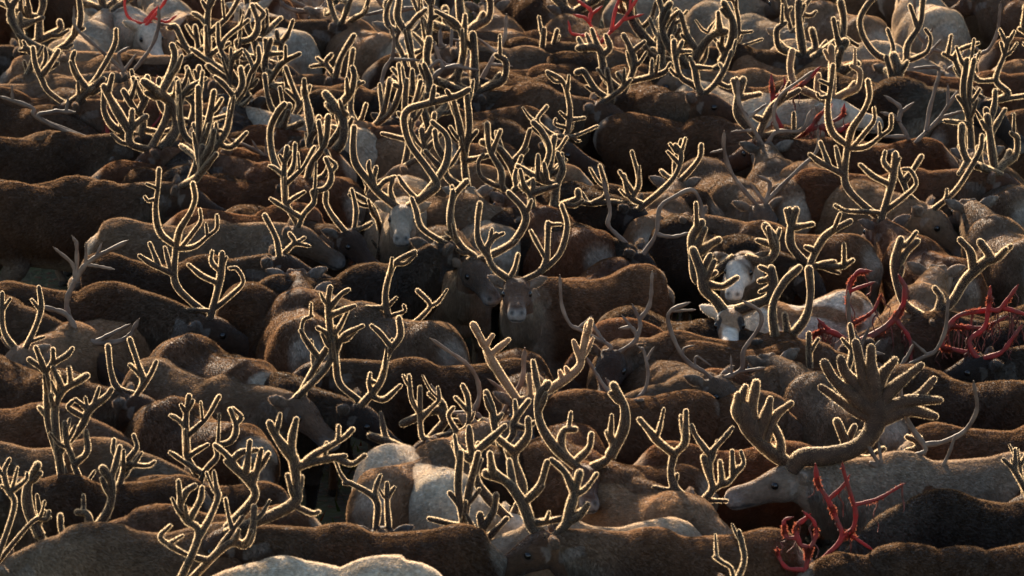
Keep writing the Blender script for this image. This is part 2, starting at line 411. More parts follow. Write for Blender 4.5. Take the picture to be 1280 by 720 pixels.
    # shoulder blades, hip bones, flank hollows and the spine
    for (bx, by, bz, br_, am_) in ((.27, .20, .97, .15, .022), (.33, .14, 1.10, .09, .014), (-.46, .12, 1.07, .10, .020), (-.24, .26, .90, .15, -.024), (.07, .27, .93, .12, -.014), (-.50, .22, .84, .16, .014), (.18, .10, 1.12, .10, .008), (-.12, .24, .72, .2, .010)):
        for sg in (-1, 1):
            d2 = ((V-np.array([bx, by*sg, bz]))**2).sum(1); V = V+Nn*(np.exp(-d2/(br_*br_)*2)*am_)[:, None]
    sp_ = np.exp(-(V[:, 1]/.03)**2)*(V[:, 2] > 1.0)*(V[:, 0] < .3)*(V[:, 0] > -.6); V = V+Nn*(sp_*.007)[:, None]
    # carve eye sockets and nostrils a little
    for sg, e in zip((-1, 1), eyes):
        d = np.linalg.norm(V-e, axis=1); V -= Nn*(np.clip((.022-d)/.022, 0, 1)*.010)[:, None]
        d = np.linalg.norm(V-(poll+F*.362+S*sg*.024-U*.062), axis=1); V -= Nn*(np.clip((.016-d)/.016, 0, 1)*.010)[:, None]
    reg, mk = region(V)
    # coat hair as blades on the same mesh, lying back towards the tail and down
    P, Nf, _ = sample_surface(V, Q, np.zeros((0, 3), int), 150000, g)
    keep = (P[:, 2] > .42) | (g.random(len(P)) < .3)
    P, Nf = P[keep], Nf[keep]
    rg, mh = region(P)
    inh = mh[:, 3] > 0
    drop = inh & ((mh[:, 1] > .72) | (mh[:, 0] > .2)); P, Nf, rg, mh, inh = [a[~drop] for a in (P, Nf, rg, mh, inh)]
    flow = np.tile(np.array([-.8, 0, -.5]), (len(P), 1)); flow[inh] = -F
    manef = rg[:, 0]
    flow[manef > .3] = np.array([-.15, 0, -1.0])
    flow -= Nf*np.sum(flow*Nf, 1, keepdims=True)
    clump = np.sin(P[:, 0]*41+P[:, 2]*23)*np.sin(P[:, 1]*37+P[:, 2]*31+P[:, 0]*9)
    lift = .32+.04*clump+g.normal(0, .06, len(P)); lift[inh] = .25
    D = nrm(nrm(flow)*1.0+Nf*np.clip(lift, .12, 1.4)[:, None]+g.normal(0, .06, (len(P), 3)))
    Ln = np.where(inh, .007, .017+.003*clump)*g.uniform(.7, 1.25, len(P))+manef*.030*(rg[:, 0] > .8)
    Wd = np.where(inh, .0024, .0030)
    # longer guard hairs that stand off the coat and catch the low sun
    P3, N3, _ = sample_surface(V, Q, np.zeros((0, 3), int), 26000, g)
    r3, m3 = region(P3); ok3 = (P3[:, 2] > .5) & (m3[:, 0] < .2) & (m3[:, 1] < .6); P3, N3, r3, m3 = P3[ok3], N3[ok3], r3[ok3], m3[ok3]
    f3 = np.tile(np.array([-.7, 0, -.4]), (len(P3), 1)); f3[m3[:, 3] > 0] = -F
    D3 = nrm(N3*1.0+f3*.45+g.normal(0, .15, P3.shape)); L3 = np.where(m3[:, 3] > 0, .006, .0105)*g.uniform(.7, 1.4, len(P3))
    mh[:, 3] = 0; m3[:, 3] = 1
    P = np.vstack([P, P3]); D = np.vstack([D, D3]); Ln = np.concatenate([Ln, L3]); Wd = np.concatenate([Wd, np.full(len(P3), .0017)]); rg = np.vstack([rg, r3]); mh = np.vstack([mh, m3])
    SV, ST = spikes(P, D, Ln, Wd, g)
    mh[:, 2] = g.random(len(P)); 
    V2 = np.vstack([V, SV]); V2[:, 0] = np.where(V2[:, 0] < 0, V2[:, 0]*.86, V2[:, 0]); T2 = ST+len(V)
    reg2 = np.vstack([reg, np.repeat(rg, 3, 0)]); mk[:, 2] = .4; mk2 = np.vstack([mk, np.repeat(mh, 3, 0)])
    me = mesh_np('reindeer_body', V2, T2, Q, (M_COAT, M_HAIR), 1, 0, {'region': reg2, 'marks': mk2})
    BODY[key] = (me, poll, F, S, U, eyes)
    return BODY[key]

def ball_mesh(name, mat, r=1.0, n=12):
    G = Geo(); a = np.linspace(-.999, .999, n)*math.pi/2
    G.loft(np.stack([0*a, 0*a, np.sin(a)], 1)*r, np.cos(a)*r, np.cos(a)*r, (1, 0, 0), 16)
    V, Q, T = G.arrays(); return mesh_np(name, V, T, Q, (mat,))
EYE_ME = ball_mesh('eyeball', M_EYE, .023)

# ------------------------------------------------------------------ antlers
def antler_mesh(branches, kind, g, flat=None):
    """branches: list of (points Nx3, radii N, flatness); kind velvet / hard / red"""
    G = Geo()
    for br in branches:
        P, rad = np.asarray(br[0], float), np.asarray(br[1], float)
        fl = br[2] if len(br) > 2 else 1.0
        if len(P) < 2: continue
        n = max(6, min(40, int(np.linalg.norm(np.diff(P, axis=0), axis=1).sum()/.018)))
        c = catmull(np.hstack([P, rad[:, None]]), n)
        p, r = c[:, :3], np.maximum(c[:, 3], .003)
        if kind == 'velvet':
            L = np.linalg.norm(p[-1]-p[0]); r = r*(1+.10*np.sin(np.linspace(0, 9, len(r))+g.random()*6))
            # rounded blunt tip
            tpn = nrm(p[-1]-p[-2]); rr = r[-1]
            add = np.array([.35, .62, .82, .94])*rr*1.3
            p = np.vstack([p, p[-1]+tpn*add[:, None]]); r = np.concatenate([r, rr*np.array([.93, .78, .55, .30])])
        else:
            r = r*(1+.14*np.sin(np.linspace(0, 21, len(r))+g.random()*6)+g.normal(0, .05, len(r)))
            tpn = nrm(p[-1]-p[-2]); rr = r[-1]
            p = np.vstack([p, p[-1]+tpn*rr*np.array([1.5, 3.0])[:, None]]); r = np.concatenate([r, rr*np.array([.6, .2])])
        up = np.array([.31, .52, .2]) if abs(nrm(p[-1]-p[0])@nrm(np.array([.31, .52, .2]))) < .9 else np.array([1, 0, .3])
        if fl != 1.0: up = np.array([0, 1, 0])
        G.loft(p, r*(1/fl if fl != 1 else 1), r*fl, up, 10)
    V, Q, T = G.arrays()
    if kind == 'velvet':
        tri = np.vstack([T, Q[:, [0, 1, 2]], Q[:, [0, 2, 3]]]); ar = np.linalg.norm(np.cross(V[tri[:, 1]]-V[tri[:, 0]], V[tri[:, 2]]-V[tri[:, 0]]), axis=1).sum()/2
        cnt = int(min(36000, ar*85000))
        P, Nf, _ = sample_surface(V, Q, T, cnt, g)
        D = nrm(Nf+g.normal(0, .12, P.shape))
        SV, ST = spikes(P-Nf*.001, D, .0082*g.uniform(.75, 1.2, cnt)*(1+.22*np.sin(P[:, 2]*14+P[:, 0]*11)), .0022, g)
        mk = np.zeros((len(V)+len(SV), 4)); mk[len(V):, 2] = np.repeat(g.random(cnt), 3); mk[:, 3] = 1
        return mesh_np('antler_velvet', np.vstack([V, SV]), np.vstack([T, ST+len(V)]), Q, (M_VEL, M_FUZ),
                       np.concatenate([np.zeros(len(T), int), np.ones(len(ST), int)]), 0, {'marks': mk})
    if kind == 'red':                               # scraps of velvet still clinging to the raw antler
        P, Nf, _ = sample_surface(V, Q, T, 9000, g)
        k = np.sin(P[:, 0]*31+P[:, 2]*23)+np.sin(P[:, 2]*41-P[:, 1]*29)+g.normal(0, .35, len(P)) > 1.0; P, Nf = P[k], Nf[k]
        D = nrm(Nf+np.array([0, 0, -.8])+g.normal(0, .5, P.shape)); SV, ST = spikes(P, D, g.uniform(.005, .020, len(P)), g.uniform(.003, .007, len(P)), g)
        mk = np.zeros((len(V)+len(SV), 4)); mk[len(V):, 2] = np.repeat(g.random(len(P)), 3); mk[:, 3] = 1
        return mesh_np('antler_red', np.vstack([V, SV]), np.vstack([T, ST+len(V)]), Q, (M_RED, M_SCRAP), np.concatenate([np.zeros(len(T), int), np.ones(len(ST), int)]), 0, {'marks': mk})
    return mesh_np('antler_'+kind, V, T, Q, (M_HARD,))

def gen_antler(seed, kind, size=1.0, style=0):
    """branches in head axes: columns forward, outward, up"""
    g = np.random.default_rng(seed)
    j = lambda s=.03: g.normal(0, s, 3)
    th = {'velvet': .0265, 'hard': .0155, 'red': .0165}[kind]*g.uniform(.85, 1.12)
    B = []
    sweep = g.uniform(.8, 1.3); spread = g.uniform(.75, 1.25); tall = g.uniform(.85, 1.15)
    bm = np.array([[0, .0, .0], [-.05, .05, .06], [-.15*sweep, .13*spread, .18], [-.22*sweep, .22*spread, .36], [-.17*sweep, .26*spread, .55], [-.03, .25*spread, .70], [.10, .20*spread, .80*tall]])
    bm[2:] += g.normal(0, .03, bm[2:].shape)
    if style == 1: bm = bm[:6]*np.array([1, 1, .8])
    if style == 2: bm = bm[:5]*np.array([1.0, .9, .75])
    r = np.linspace(th*1.1, th*.72, len(bm)); B.append((bm, r))
    sp = catmull(bm, 60)
    def tine(t, vec, ln, rr=.72, curve=.35, digits=0, dspread=.35):
        p = sp[int(t*(len(sp)-1))]; v = nrm(np.array(vec, float)+j(.12)); ln *= g.uniform(.75, 1.2)
        c = nrm(np.array([v[0]*.3, v[1]*.3, 1.0]))
        q1 = p+v*ln*.5; q2 = p+v*ln*.82+c*ln*curve
        B.append((np.array([p, q1, q2]), np.array([th*rr*1.15, th*rr, th*rr*.72])))
        if digits:
            for k in range(digits):
                tt = g.uniform(.45, .9); b = p*(1-tt)+q2*tt if tt > .6 else p+v*ln*tt
                dv = nrm(v*.6+c*g.uniform(.1, .9)+g.normal(0, dspread, 3)); dl = ln*g.uniform(.3, .6)
                B.append((np.array([b, b+dv*dl*.55, b+dv*dl+c*dl*.2]), np.array([th*rr*.95, th*rr*.8, th*rr*.6])))
    # brow tine, bez tine, back tine, crown
    if style != 2:
        tine(.02, (1, -.1, .35), g.uniform(.18, .32), .75, .5, g.integers(1, 4), .35)
        tine(.16, (.8, .35, .5), g.uniform(.26, .42), .85, .5, g.integers(2, 5), .35)
        if g.random() < .7: tine(.52, (-.8, .3, .4), g.uniform(.06, .16), .6, .4)
        nt = g.integers(4, 7)
        for k in range(nt):
            t = .62+.38*(k+.5)/nt
            a = g.uniform(-.9, .5)
            tine(min(t, 1), (a*.7, g.uniform(-.3, .4), 1), g.uniform(.14, .30), .74, .3, 1 if g.random() < .45 else 0, .4)
    else:
        tine(.05, (1, .1, .5), g.uniform(.12, .2), .7, .4)
        if g.random() < .6: tine(.6, (.3, .1, 1), g.uniform(.1, .2), .7, .2)
        if g.random() < .5: tine(.8, (-.4, .1, 1), g.uniform(.1, .2), .7, .2)
    return [(b[0]*size, b[1]*(.5+.5*size)) for b in B]

def strips(points, g, n=6, lo=.06, hi=.22):
    """torn velvet hanging off a freshly cleaned antler"""
    G = Geo()
    for k in range(n):
        p = points[g.integers(0, len(points))]; L = g.uniform(lo, hi)
        m = 5; c = [p]
        for i in range(m): c.append(c[-1]+np.array([g.normal(0, .012), g.normal(0, .012), -L/m+g.normal(0, .006)]))
        c = catmull(np.array(c), 14); w = np.linspace(.007, .003, len(c))*g.uniform(.6, 1.4)
        G.loft(c, w, w*.4, (g.normal(), g.normal(), .1), 6)
    V, Q, T = G.arrays(); return mesh_np('velvet_strips', V, T, Q, (M_STRIP,))

GEN = {}
def gen_mesh(seed, kind, side, style, size):
    k = (seed, kind, side, style, size)
    if k not in GEN:
        br = gen_antler(seed*2+(0 if side > 0 else 1), kind, size, style)
        br = [(np.stack([b[0][:, 0], b[0][:, 1]*side, b[0][:, 2]], 1), b[1]) for b in br]
        g = np.random.default_rng(seed+5)
        me = antler_mesh(br, kind, g)
        st = None
        if kind == 'red':
            pts = np.vstack([catmull(b[0], 8) for b in br]); st = strips(pts, g, 9)
        GEN[k] = (me, st)
    return GEN[k]

TILE = {}
def tile_px(tile, x, y):
    """coordinates read off enlarged views of the photograph -> full-frame pixels"""
    if tile[0] == 'T':
        r, c = int(tile[1]), int(tile[2]); ox = (0, 425, 850)[c]; oy = (0, 240, 478)[r]; return ox+x*.3359, oy+y*.3361, .336
    if tile[0] == 'F': return x, y, 1.0
    r, c = int(tile[0]), int(tile[1]); return 320*c+x/4., 180*r+y/4., .25
def traced(tile, spec, y0, lean=0.0, g=None, fan=.10, wmul=1.0, hbase=None):
    """an antler whose branches follow the photograph's, given its own depth: it stands at distance y0,
    leans by `lean` per metre of height and its tines fan out by `fan`"""
    out = []; lines = [l.strip() for l in spec.split('|') if l.strip()]
    first = None; ppm = None
    for bi, ln in enumerate(lines):
        tk = ln.split(); w0, w1 = (map(float, tk[0].split('>')) if '>' in tk[0] else (float(tk[0])*(1.0 if bi == 0 else 1.2), float(tk[0])*(.84 if bi == 0 else .8))); pts = [tuple(map(float, t.split(','))) for t in tk[1:]]
        fx = g.uniform(-1, 1)*fan if bi else 0.0
        W = []; rad = []
        L = 0.0; prev = None
        for i, (x, y) in enumerate(pts):
            px, py, sc = tile_px(tile, x, y)
            if first is None: first = (px, py)
            ppm = FPX/(y0/math.cos(PITCH)*1.0)
            hgt = (first[1]-py)/ppm
            lat = abs(px-first[0])/ppm
            if prev is not None: L += math.hypot(px-prev[0], py-prev[1])/ppm
            prev = (px, py)
            y = y0+lean*hgt+math.sin(min(hgt, .9)*3.2)*.10+fx*L*2.2
            W.append(at_y(px, py, y)); 
            t = i/max(1, len(pts)-1)
            rad.append((w0+(w1-w0)*t)*sc/ppm/2*wmul*.80)
        out.append((np.array(W), np.array(rad)))
    return out
# antlers whose branches follow the photograph; widths and points as read off enlarged views of it.
# each entry: the view, then for each antler its side of the animal (+1 its left) and its branches
TR = {
 'cluster': dict(tile='21', a=[(1, '34 860,780 830,740 820,640 820,500|28 822,620 780,560 765,440|26 825,660 880,600 915,560 910,500'), (-1, '34 900,780 1050,700 1060,560 1035,490|26 1050,620 1000,550|26 1000,720 960,640 985,600')]),
 'edge_low': dict(tile='33', a=[(1, '34 1290,330 1280,280 1230,190 1180,140|28 1240,200 1235,90'), (-1, '28 1310,330 1265,230 1245,90|24 1260,180 1290,110')]),
 'bare_tangle': dict(tile='03', kind='hard', a=[(1, '26 700,740 700,690 640,590 590,570|28 650,610 660,540 600,490|22 690,690 560,680 540,620|22 660,560 720,520'), (-1, '28 740,740 760,690 850,600 940,470|22 860,600 960,560|24 780,650 800,540 830,440 850,340 740,340|20 900,530 900,440')]),
 'bare_tall': dict(tile='12', kind='hard', a=[(-1, '28 1230,320 1220,300 1150,220 1090,130 1060,30 1060,-40|18 1060,30 1010,40'), (1, '28 1260,320 1270,290 1290,200 1250,170|22 1260,300 1200,210|24 1260,300 1400,160 1520,40 1530,-60')]),
 'two_stubs': dict(tile='T21', a=[(-1, '32 560,230 575,160 565,90 545,40|26 575,150 600,120'), (1, '32 600,240 640,200 650,140 700,70|26 645,160 690,170 720,150')]),
 'rags': dict(tile='00', kind='red', strips=14, w=.9, a=[(1, '30 560,720 640,650 680,560 760,470 780,400|22 640,640 600,640 560,600|20 540,760 520,870 450,1090'), (-1, '26 540,700 530,560 520,500 550,420|20 590,780 620,900 640,1070|18 700,700 790,640 830,590 820,540')]),
 'bull_center': dict(tile='T11', w=.85, a=[(1, '34 700,320 745,295 768,250 772,190 775,120|22 765,250 735,195 710,145|30 745,295 800,250 830,200 845,120 825,50|18 775,120 820,120'),
    (-1, '34 622,318 575,285 552,240 550,200 580,160|22 560,190 565,140|22 575,170 605,155|30 552,240 515,180 512,110 520,45|24 640,315 655,280 662,235')]),
 'pale_front': dict(tile='11', a=[(-1, '44 672,305 610,240 560,180 500,100 485,20 490,-80|30 600,225 590,180 600,120|30 620,215 650,180 690,165|28 580,190 560,120 565,90|28 690,300 670,230 685,175'),
    (1, '44 785,280 870,240 905,200 850,110 770,0 740,-110 760,-170 850,-200 1000,-240 1060,-270|34 880,-210 890,-285|30 960,-230 955,-265|40 830,265 905,170 955,80 955,-36 884,-108|26 790,275 730,200 715,165')]),
 'spiky': dict(tile='11', a=[(-1, '32 455,440 390,370 350,300 350,245'), (1, '28 520,430 500,330 480,230|28 510,440 550,420 575,395')]),
 'low_bow': dict(tile='11', a=[(-1, '34 170,545 100,470 45,360'), (1, '28 200,545 190,490 170,450|24 215,540 240,470|22 230,540 265,510')]),
 'bushy': dict(tile='11', fan=.2, a=[(1, '38 150,390 150,300 145,250 140,130 155,20|26 150,300 190,270 240,240|26 145,150 100,120 70,110|26 145,200 200,150 240,110 290,20|26 140,100 120,60'),
    (-1, '32 170,380 240,350 290,290 280,240|26 150,330 90,290 75,275|32 200,200 300,190 350,140 350,75|24 340,150 380,110 360,70')]),
 'bushy_tall': dict(tile='10', fan=.15, a=[(1, '44 1050,850 960,790 890,720 870,650 880,510|32 865,505 790,440 770,330 785,220 795,130|22 785,230 735,200|20 780,290 740,290 725,265|32 880,500 900,420 950,340 975,270 965,200|34 870,650 760,600 700,560|28 850,640 825,520|28 800,600 750,500|24 905,520 990,510 1050,460 1090,420 1085,360|20 1050,460 1030,400|24 910,500 960,440 1005,380 1000,330'),
    (-1, '44 1080,850 1090,720 1105,640 1110,550|30 1095,700 1010,660 945,605|26 1090,640 1050,590 1060,540|24 1110,620 1130,570|24 1110,850 1190,770 1240,700 1200,630 1150,620|24 1060,840 980,835 880,830 830,805')]),
 'pied_front': dict(tile='T12', a=[(-1, '48 185,430 130,400 90,360 80,300 50,220|34 100,370 90,290 110,240|28 100,340 160,350 210,320|28 95,320 130,300'),
    (1, '48 260,430 320,400 345,350 340,290|30 340,320 300,330|26 340,300 300,280|24 335,350 300,370')]),
 'pied_behind': dict(tile='T12', a=[(-1, '46 190,290 75,330 50,240 45,170 75,120|36 60,240 110,200 140,180'), (1, '44 235,285 310,260 350,230 350,180 320,130|28 350,200 290,180|24 355,190 370,140')]),
 'black_loops': dict(tile='T12', a=[(-1, '38 360,520 345,430 385,340 440,285'), (1, '38 400,530 460,480 485,390 480,290|30 385,530 390,460')]),
 'crossed': dict(tile='T12', a=[(1, '40 470,290 420,210 410,150 430,70|24 420,130 395,70|26 430,140 490,120'), (-1, '34 510,290 500,230 545,160 630,110|26 505,220 470,205|30 510,290 570,260|26 520,290 600,285 640,255|22 520,295 590,300')]),
 'red_bull': dict(tile='T12', w=.85, kind='red', strips=22, a=[(-1, '30 640,560 560,520 500,530 480,600 500,660 540,715|22 560,520 520,480'),
    (1, '30 650,555 640,500 625,440 630,350 660,300 690,295|20 640,370 710,340|18 690,480 740,440 745,390|36 700,560 760,530 820,480 850,420 850,360 825,330|22 850,510 880,570 860,640')]),
 'red_bundle': dict(tile='23', w=.85, kind='red', strips=40, a=[(1, '40 1100,360 1030,330 1010,260 1080,200 1100,120 1110,20|34 1110,110 1160,110 1200,60 1240,0|34 1180,110 1280,130|36 1120,350 1200,320 1240,250 1260,200'),
    (-1, '40 1080,350 940,310 870,290 900,200 960,135 1100,110|30 960,220 1080,200|28 1190,250 1180,150|26 1140,370 1270,375')]),
 'hero': dict(tile='23', tint=(1.5, 1.3, 1.15), w=1.12, fan=.05, a=[(1, '92>120 90,855 170,850 300,840 430,805 510,735 545,650 550,600|96>46 540,640 440,560 330,460 285,380|100>44 550,620 450,500 385,420 365,360|104>44 550,600 480,450 440,280|104>44 555,600 520,420 515,305|104>44 560,610 560,470 630,365|104>44 570,620 620,520 760,390|100>40 570,640 700,570 855,560|90>40 560,670 720,620 830,640|80>36 540,660 400,590 270,500|70>36 620,620 760,520 825,460|60>34 500,620 430,560 420,470'),
    (-1, '66>110 60,850 -20,790 -90,700 -110,620|96>40 -60,740 -80,620 -60,480|84>38 -50,760 -10,640 10,560|60>36 0,770 40,640 110,580|96>40 -90,700 -150,620 -150,540|60>36 -100,640 -130,560 -115,500|60>34 50,850 60,770 30,690')]),
 'brown_tall': dict(tile='T22', kind='hard', w=1.0, a=[(1, '28 850,370 900,330 915,250 870,180 830,100 820,20|22 910,230 980,220 1060,180 1105,100 1095,15|18 880,200 850,160|18 905,330 960,340 1000,270 1020,210'), (-1, '24 830,380 780,330 740,300 700,240|16 760,310 740,230')]),
 'red_low': dict(tile='33', w=1.05, kind='red', strips=8, a=[(-1, '34 280,720 280,630 350,560 370,510 340,430 300,340 250,260 240,190|24 310,340 380,270 400,230|28 370,540 430,480 440,400 420,330 380,200 375,175|22 450,340 560,320 670,265|22 420,540 510,580'),
    (1, '34 270,720 200,600 160,560 140,480 190,430|24 130,540 80,530 75,450 110,430|24 200,600 240,520 230,450 190,410|26 280,700 160,690 90,640 50,600')]),
 'thick_v': dict(tile='32', a=[(1, '52 900,350 830,300 800,240 795,180 810,110|42 805,110 730,50 690,0 640,-60|40 815,100 865,50 870,-20 870,-100|26 820,270 780,285 710,275'),
    (-1, '44 940,340 1000,290 980,200 960,130|34 1010,290 1050,250 1040,150|34 1040,260 1090,240 1130,180|32 1080,210 1100,100|26 1120,210 1160,160 1145,100|26 960,345 1070,345|34 985,230 985,110|30 985,110 920,20 900,-30|30 985,110 1060,30 1100,-20')]),
 'u_front': dict(tile='T21', a=[(-1, '42 880,300 800,240 745,150 738,60 770,10|34 870,290 830,240 835,180 870,175|28 880,290 930,240 935,195'), (1, '38 900,300 990,290 1020,240 1000,190|44 985,260 1040,170 1052,90 1020,15')]),
 'tree_low': dict(tile='T21', a=[(-1, '50 700,620 715,540 680,450 620,370 550,340|34 680,450 740,390 770,300|30 620,370 575,330|28 715,520 800,510 900,490'), (1, '44 720,620 780,590 850,520 900,480|40 840,530 870,420 890,340|30 860,400 830,330 790,290')]),
 'fork_mid': dict(tile='T21', a=[(-1, '44 640,480 560,440 510,370 500,290|34 505,290 450,260 425,230|34 510,270 490,220 480,170|34 520,260 570,210 610,165'), (1, '40 660,500 680,400 650,300 650,260|34 650,260 590,210|34 655,260 700,200 700,140')]),
 'great_left': dict(tile='31', fan=.08, a=[(1, '68 60,400 170,370 200,260 190,140|50 190,140 100,20 70,-40|46 200,120 190,30 200,-60|44 210,170 330,140 440,120|36 230,150 300,100 430,30 480,-10|34 400,130 480,160 540,120|30 210,390 290,420 310,400'),
    (-1, '54 30,390 -10,330 -40,240 -140,150|40 -140,170 -80,110 0,90|36 -100,200 -150,120 -200,70|36 -60,240 0,200 60,110')]),
 'white_low': dict(tile='30', a=[(1, '46 1000,590 990,530 930,440 900,370 930,300 970,270|36 940,440 1000,340 1010,280|34 990,520 1050,420 1090,320 1080,280|24 1060,300 1070,200'), (-1, '50 1010,590 1120,575 1230,560 1265,470 1270,380|36 1000,520 1100,480 1210,430|34 1000,590 920,590 850,570|28 870,570 800,520 850,470|22 860,540 910,520')]),
 'left_low': dict(tile='30', a=[(1, '34 100,460 70,380 40,290 20,200 45,140|24 55,300 130,240 135,210|22 45,290 10,270'), (-1, '30 110,455 160,450 230,435 245,400')]),
 'left_pair': dict(tile='30', a=[(-1, '40 370,390 360,300 370,160 335,60 325,-40|36 380,160 440,100 430,0|30 360,330 300,390 220,430'), (1, '38 385,380 500,360 580,300 610,220 625,150|30 625,150 570,100 570,40|30 640,130 690,70 670,20|26 640,160 740,170 770,150|24 520,350 600,330 680,315|28 470,355 430,290 430,255')]),
 'left_trees': dict(tile='20', a=[(-1, '42 300,860 245,700 235,560 230,430 150,360|34 230,430 180,300|34 240,420 270,370 265,310|34 280,380 340,340 360,305|34 270,640 200,600'), (1, '44 310,860 275,640 310,520 400,460 430,440|34 310,510 265,400|30 350,480 345,400|44 340,800 440,680 470,600 540,540 555,510|30 460,610 380,560|30 420,650 340,600 360,570|26 470,600 495,500')]),
 'left_three': dict(tile='20', a=[(1, '38 660,540 590,500 555,420 540,295'), (-1, '36 710,530 715,470 690,380 650,260|26 705,450 650,385|30 740,520 770,440 780,370')]),
 'edge_pair': dict(tile='20', a=[(-1, '34 70,310 30,240 10,170 10,30|22 15,120 50,55'), (1, '34 150,290 175,200 205,100 195,0|22 190,110 160,60|20 160,280 220,245')]),
 'hard_low': dict(tile='T10', kind='hard', a=[(1, '30 330,545 260,470 250,400 280,330|24 280,330 330,260 460,190|18 280,330 270,270 210,215|18 285,320 285,200 275,175|14 370,250 375,200|14 330,270 320,200|16 350,290 410,285'), (-1, '28 350,550 250,460 170,430|26 345,550 430,560 490,540 505,495|20 360,520 470,500')]),
 'mid_fork': dict(tile='21', a=[(1, '42 590,590 500,550 420,480 400,380 400,300|34 400,310 440,240 530,190|32 400,310 395,200'), (-1, '42 610,560 620,470 660,330 720,240 715,155|32 670,300 620,230 580,190|32 612,572 660,575 720,490|28 580,560 560,480 590,470|24 570,480 570,430')]),
 'mid_tall': dict(tile='21', a=[(1, '44 215,540 240,500 310,370 370,280|34 310,350 260,280 225,215|24 300,310 240,230 240,160 280,140'), (-1, '42 230,540 350,400 380,300 370,200 360,80 370,0|34 380,130 490,90|30 375,100 430,30 460,10|30 370,300 350,230 310,200')]),
 'mid_hook': dict(tile='21', a=[(1, '38 660,280 680,180 640,90|26 640,100 555,95|24 660,100 700,50|22 700,130 760,110 740,90|34 655,170 640,90 645,0 690,-120 790,-180'), (-1, '30 700,260 720,190 780,180 840,130 870,80 810,15|24 700,190 640,190 500,150')]),
 'away_pair': dict(tile='11', a=[(-1, '34 880,490 830,420 800,330 780,275'), (1, '44 1030,540 980,450 970,350 990,260 1050,190|28 990,260 980,215')]),
 'behind_loop': dict(tile='T11', a=[(-1, '30 560,270 500,240 450,200 410,120 420,0|20 430,160 400,150'), (1, '34 600,260 600,215 650,180 690,110 680,60 630,5')]),
 'palm_mid': dict(tile='12', a=[(-1, '44 100,350 100,310 90,250 50,210|34 90,250 150,230 220,210|30 110,250 105,180'), (1, '42 130,350 240,310 290,290 330,270 330,240|42 200,300 220,190 250,120 230,50|38 200,190 130,170 30,110|32 130,170 130,60|32 180,170 160,100')]),
 'dark_right': dict(tile='12', a=[(1, '34 620,290 500,290 400,300 350,290|28 400,290 470,240 440,110'), (-1, '34 650,290 740,240 820,150 845,60 820,10|24 800,90 780,40|28 650,290 580,250 560,160|28 610,260 640,180 600,40|24 600,250 540,140')]),
 'hard_mid': dict(tile='12', kind='hard', a=[(1, '30 640,545 620,540 520,450 480,400 490,330 460,200'), (-1, '30 700,545 720,450 740,320 820,260 900,230 940,290 960,400|24 730,460 800,470 870,450|16 640,590 610,600 700,680')]),
 'hard_grey': dict(tile='22', kind='hard', a=[(-1, '30 1000,440 960,420 880,370 820,280 780,160 800,110 870,80|18 800,120 900,110|16 870,330 870,300 900,290|14 930,370 930,330 990,385'), (1, '30 1060,445 1090,440 1150,400 1160,310 1240,190 1240,120 1180,80|20 1130,430 1250,400|16 1100,430 1095,350')]),
 'mixed': dict(tile='22', kind='hard', a=[(1, '26 510,610 440,460 380,360|20 480,540 400,560 350,520'), (-1, '24 540,600 640,540 680,440 660,320 640,300|18 680,360 705,305|40 530,640 550,600 540,560 490,480')]),
 'hard_dark': dict(tile='22', kind='hard', a=[(-1, '26 480,320 490,290 340,210 290,180 250,90 240,-40|22 460,290 420,220 400,170|18 330,200 390,150'), (1, '30 550,320 620,260 600,200 560,200|26 620,250 640,180 610,100|26 640,160 690,80 700,-60|20 600,220 560,150')]),
 'pale_velvet': dict(tile='22', tint=(6, 5.6, 5), a=[(-1, '50 20,560 -60,430 -130,300 -190,190|38 -110,330 -20,260|32 -130,290 -100,240|34 30,560 90,540 85,440'), (1, '50 80,560 230,480 330,400 350,330 380,190|38 340,360 310,270|30 250,470 240,420|30 290,440 270,400|30 180,500 170,470')]),
 'blunt': dict(tile='31', a=[(1, '64 820,290 820,250 810,130 870,40 950,-60|54 800,130 700,70 575,20|54 940,-60 900,-110 740,-45|42 950,-60 930,-140 870,-190|30 960,-60 1060,-50'), (-1, '42 960,300 975,240 970,130 1000,0|30 970,180 880,240')]),
 'small_dark': dict(tile='31', a=[(1, '38 640,440 600,340 480,260 450,255|32 600,330 600,280 620,220'), (-1, '34 650,440 655,350 655,260|28 660,330 690,280')]),
 'tip_low': dict(tile='32', a=[(1, '36 1110,740 1160,650 1150,560 1135,500'), (-1, '26 1100,740 1100,690 1050,650 1015,625')]),
 'red_beside_white': dict(tile='T02', dy=-.32, w=.6, kind='red', strips=16, a=[(1, '38 470,515 380,480 350,420 350,370 410,340 460,310 510,260|30 345,380 340,290|26 400,350 390,300'), (-1, '34 490,530 480,480 520,430 550,400|30 500,540 560,500 610,450 610,400|40 550,540 600,520 620,470')]),
 'white_head': dict(tile='03', tint=(4, 3.8, 3.4), a=[(1, '44 330,500 320,400 320,300 315,240|40 330,500 400,460 430,420|34 390,470 450,440 460,360 420,330|40 320,500 250,460 250,380'), (-1, '42 310,500 200,460 130,420 110,340 120,260|26 130,420 60,470')]),
 'dark_up': dict(tile='03', a=[(-1, '38 640,320 620,310 540,270 480,190 460,100 500,20 540,-20|26 620,290 630,230 600,150'), (1, '38 670,320 690,300 700,220 760,120 775,0|28 740,130 710,30|26 700,305 730,300 800,260 815,190 790,150')]),
 'big_right': dict(tile='03', a=[(1, '34 1110,530 1100,510 1020,450 960,360 930,290|26 940,290 880,270|26 935,290 960,250 1050,215|22 900,270 915,180'), (-1, '34 1130,530 1200,470 1140,400 1180,280 1200,200|24 1150,400 1060,400 1020,330 1030,200|24 1190,220 1160,150|22 1200,220 1230,160|30 1150,510 1280,480')]),
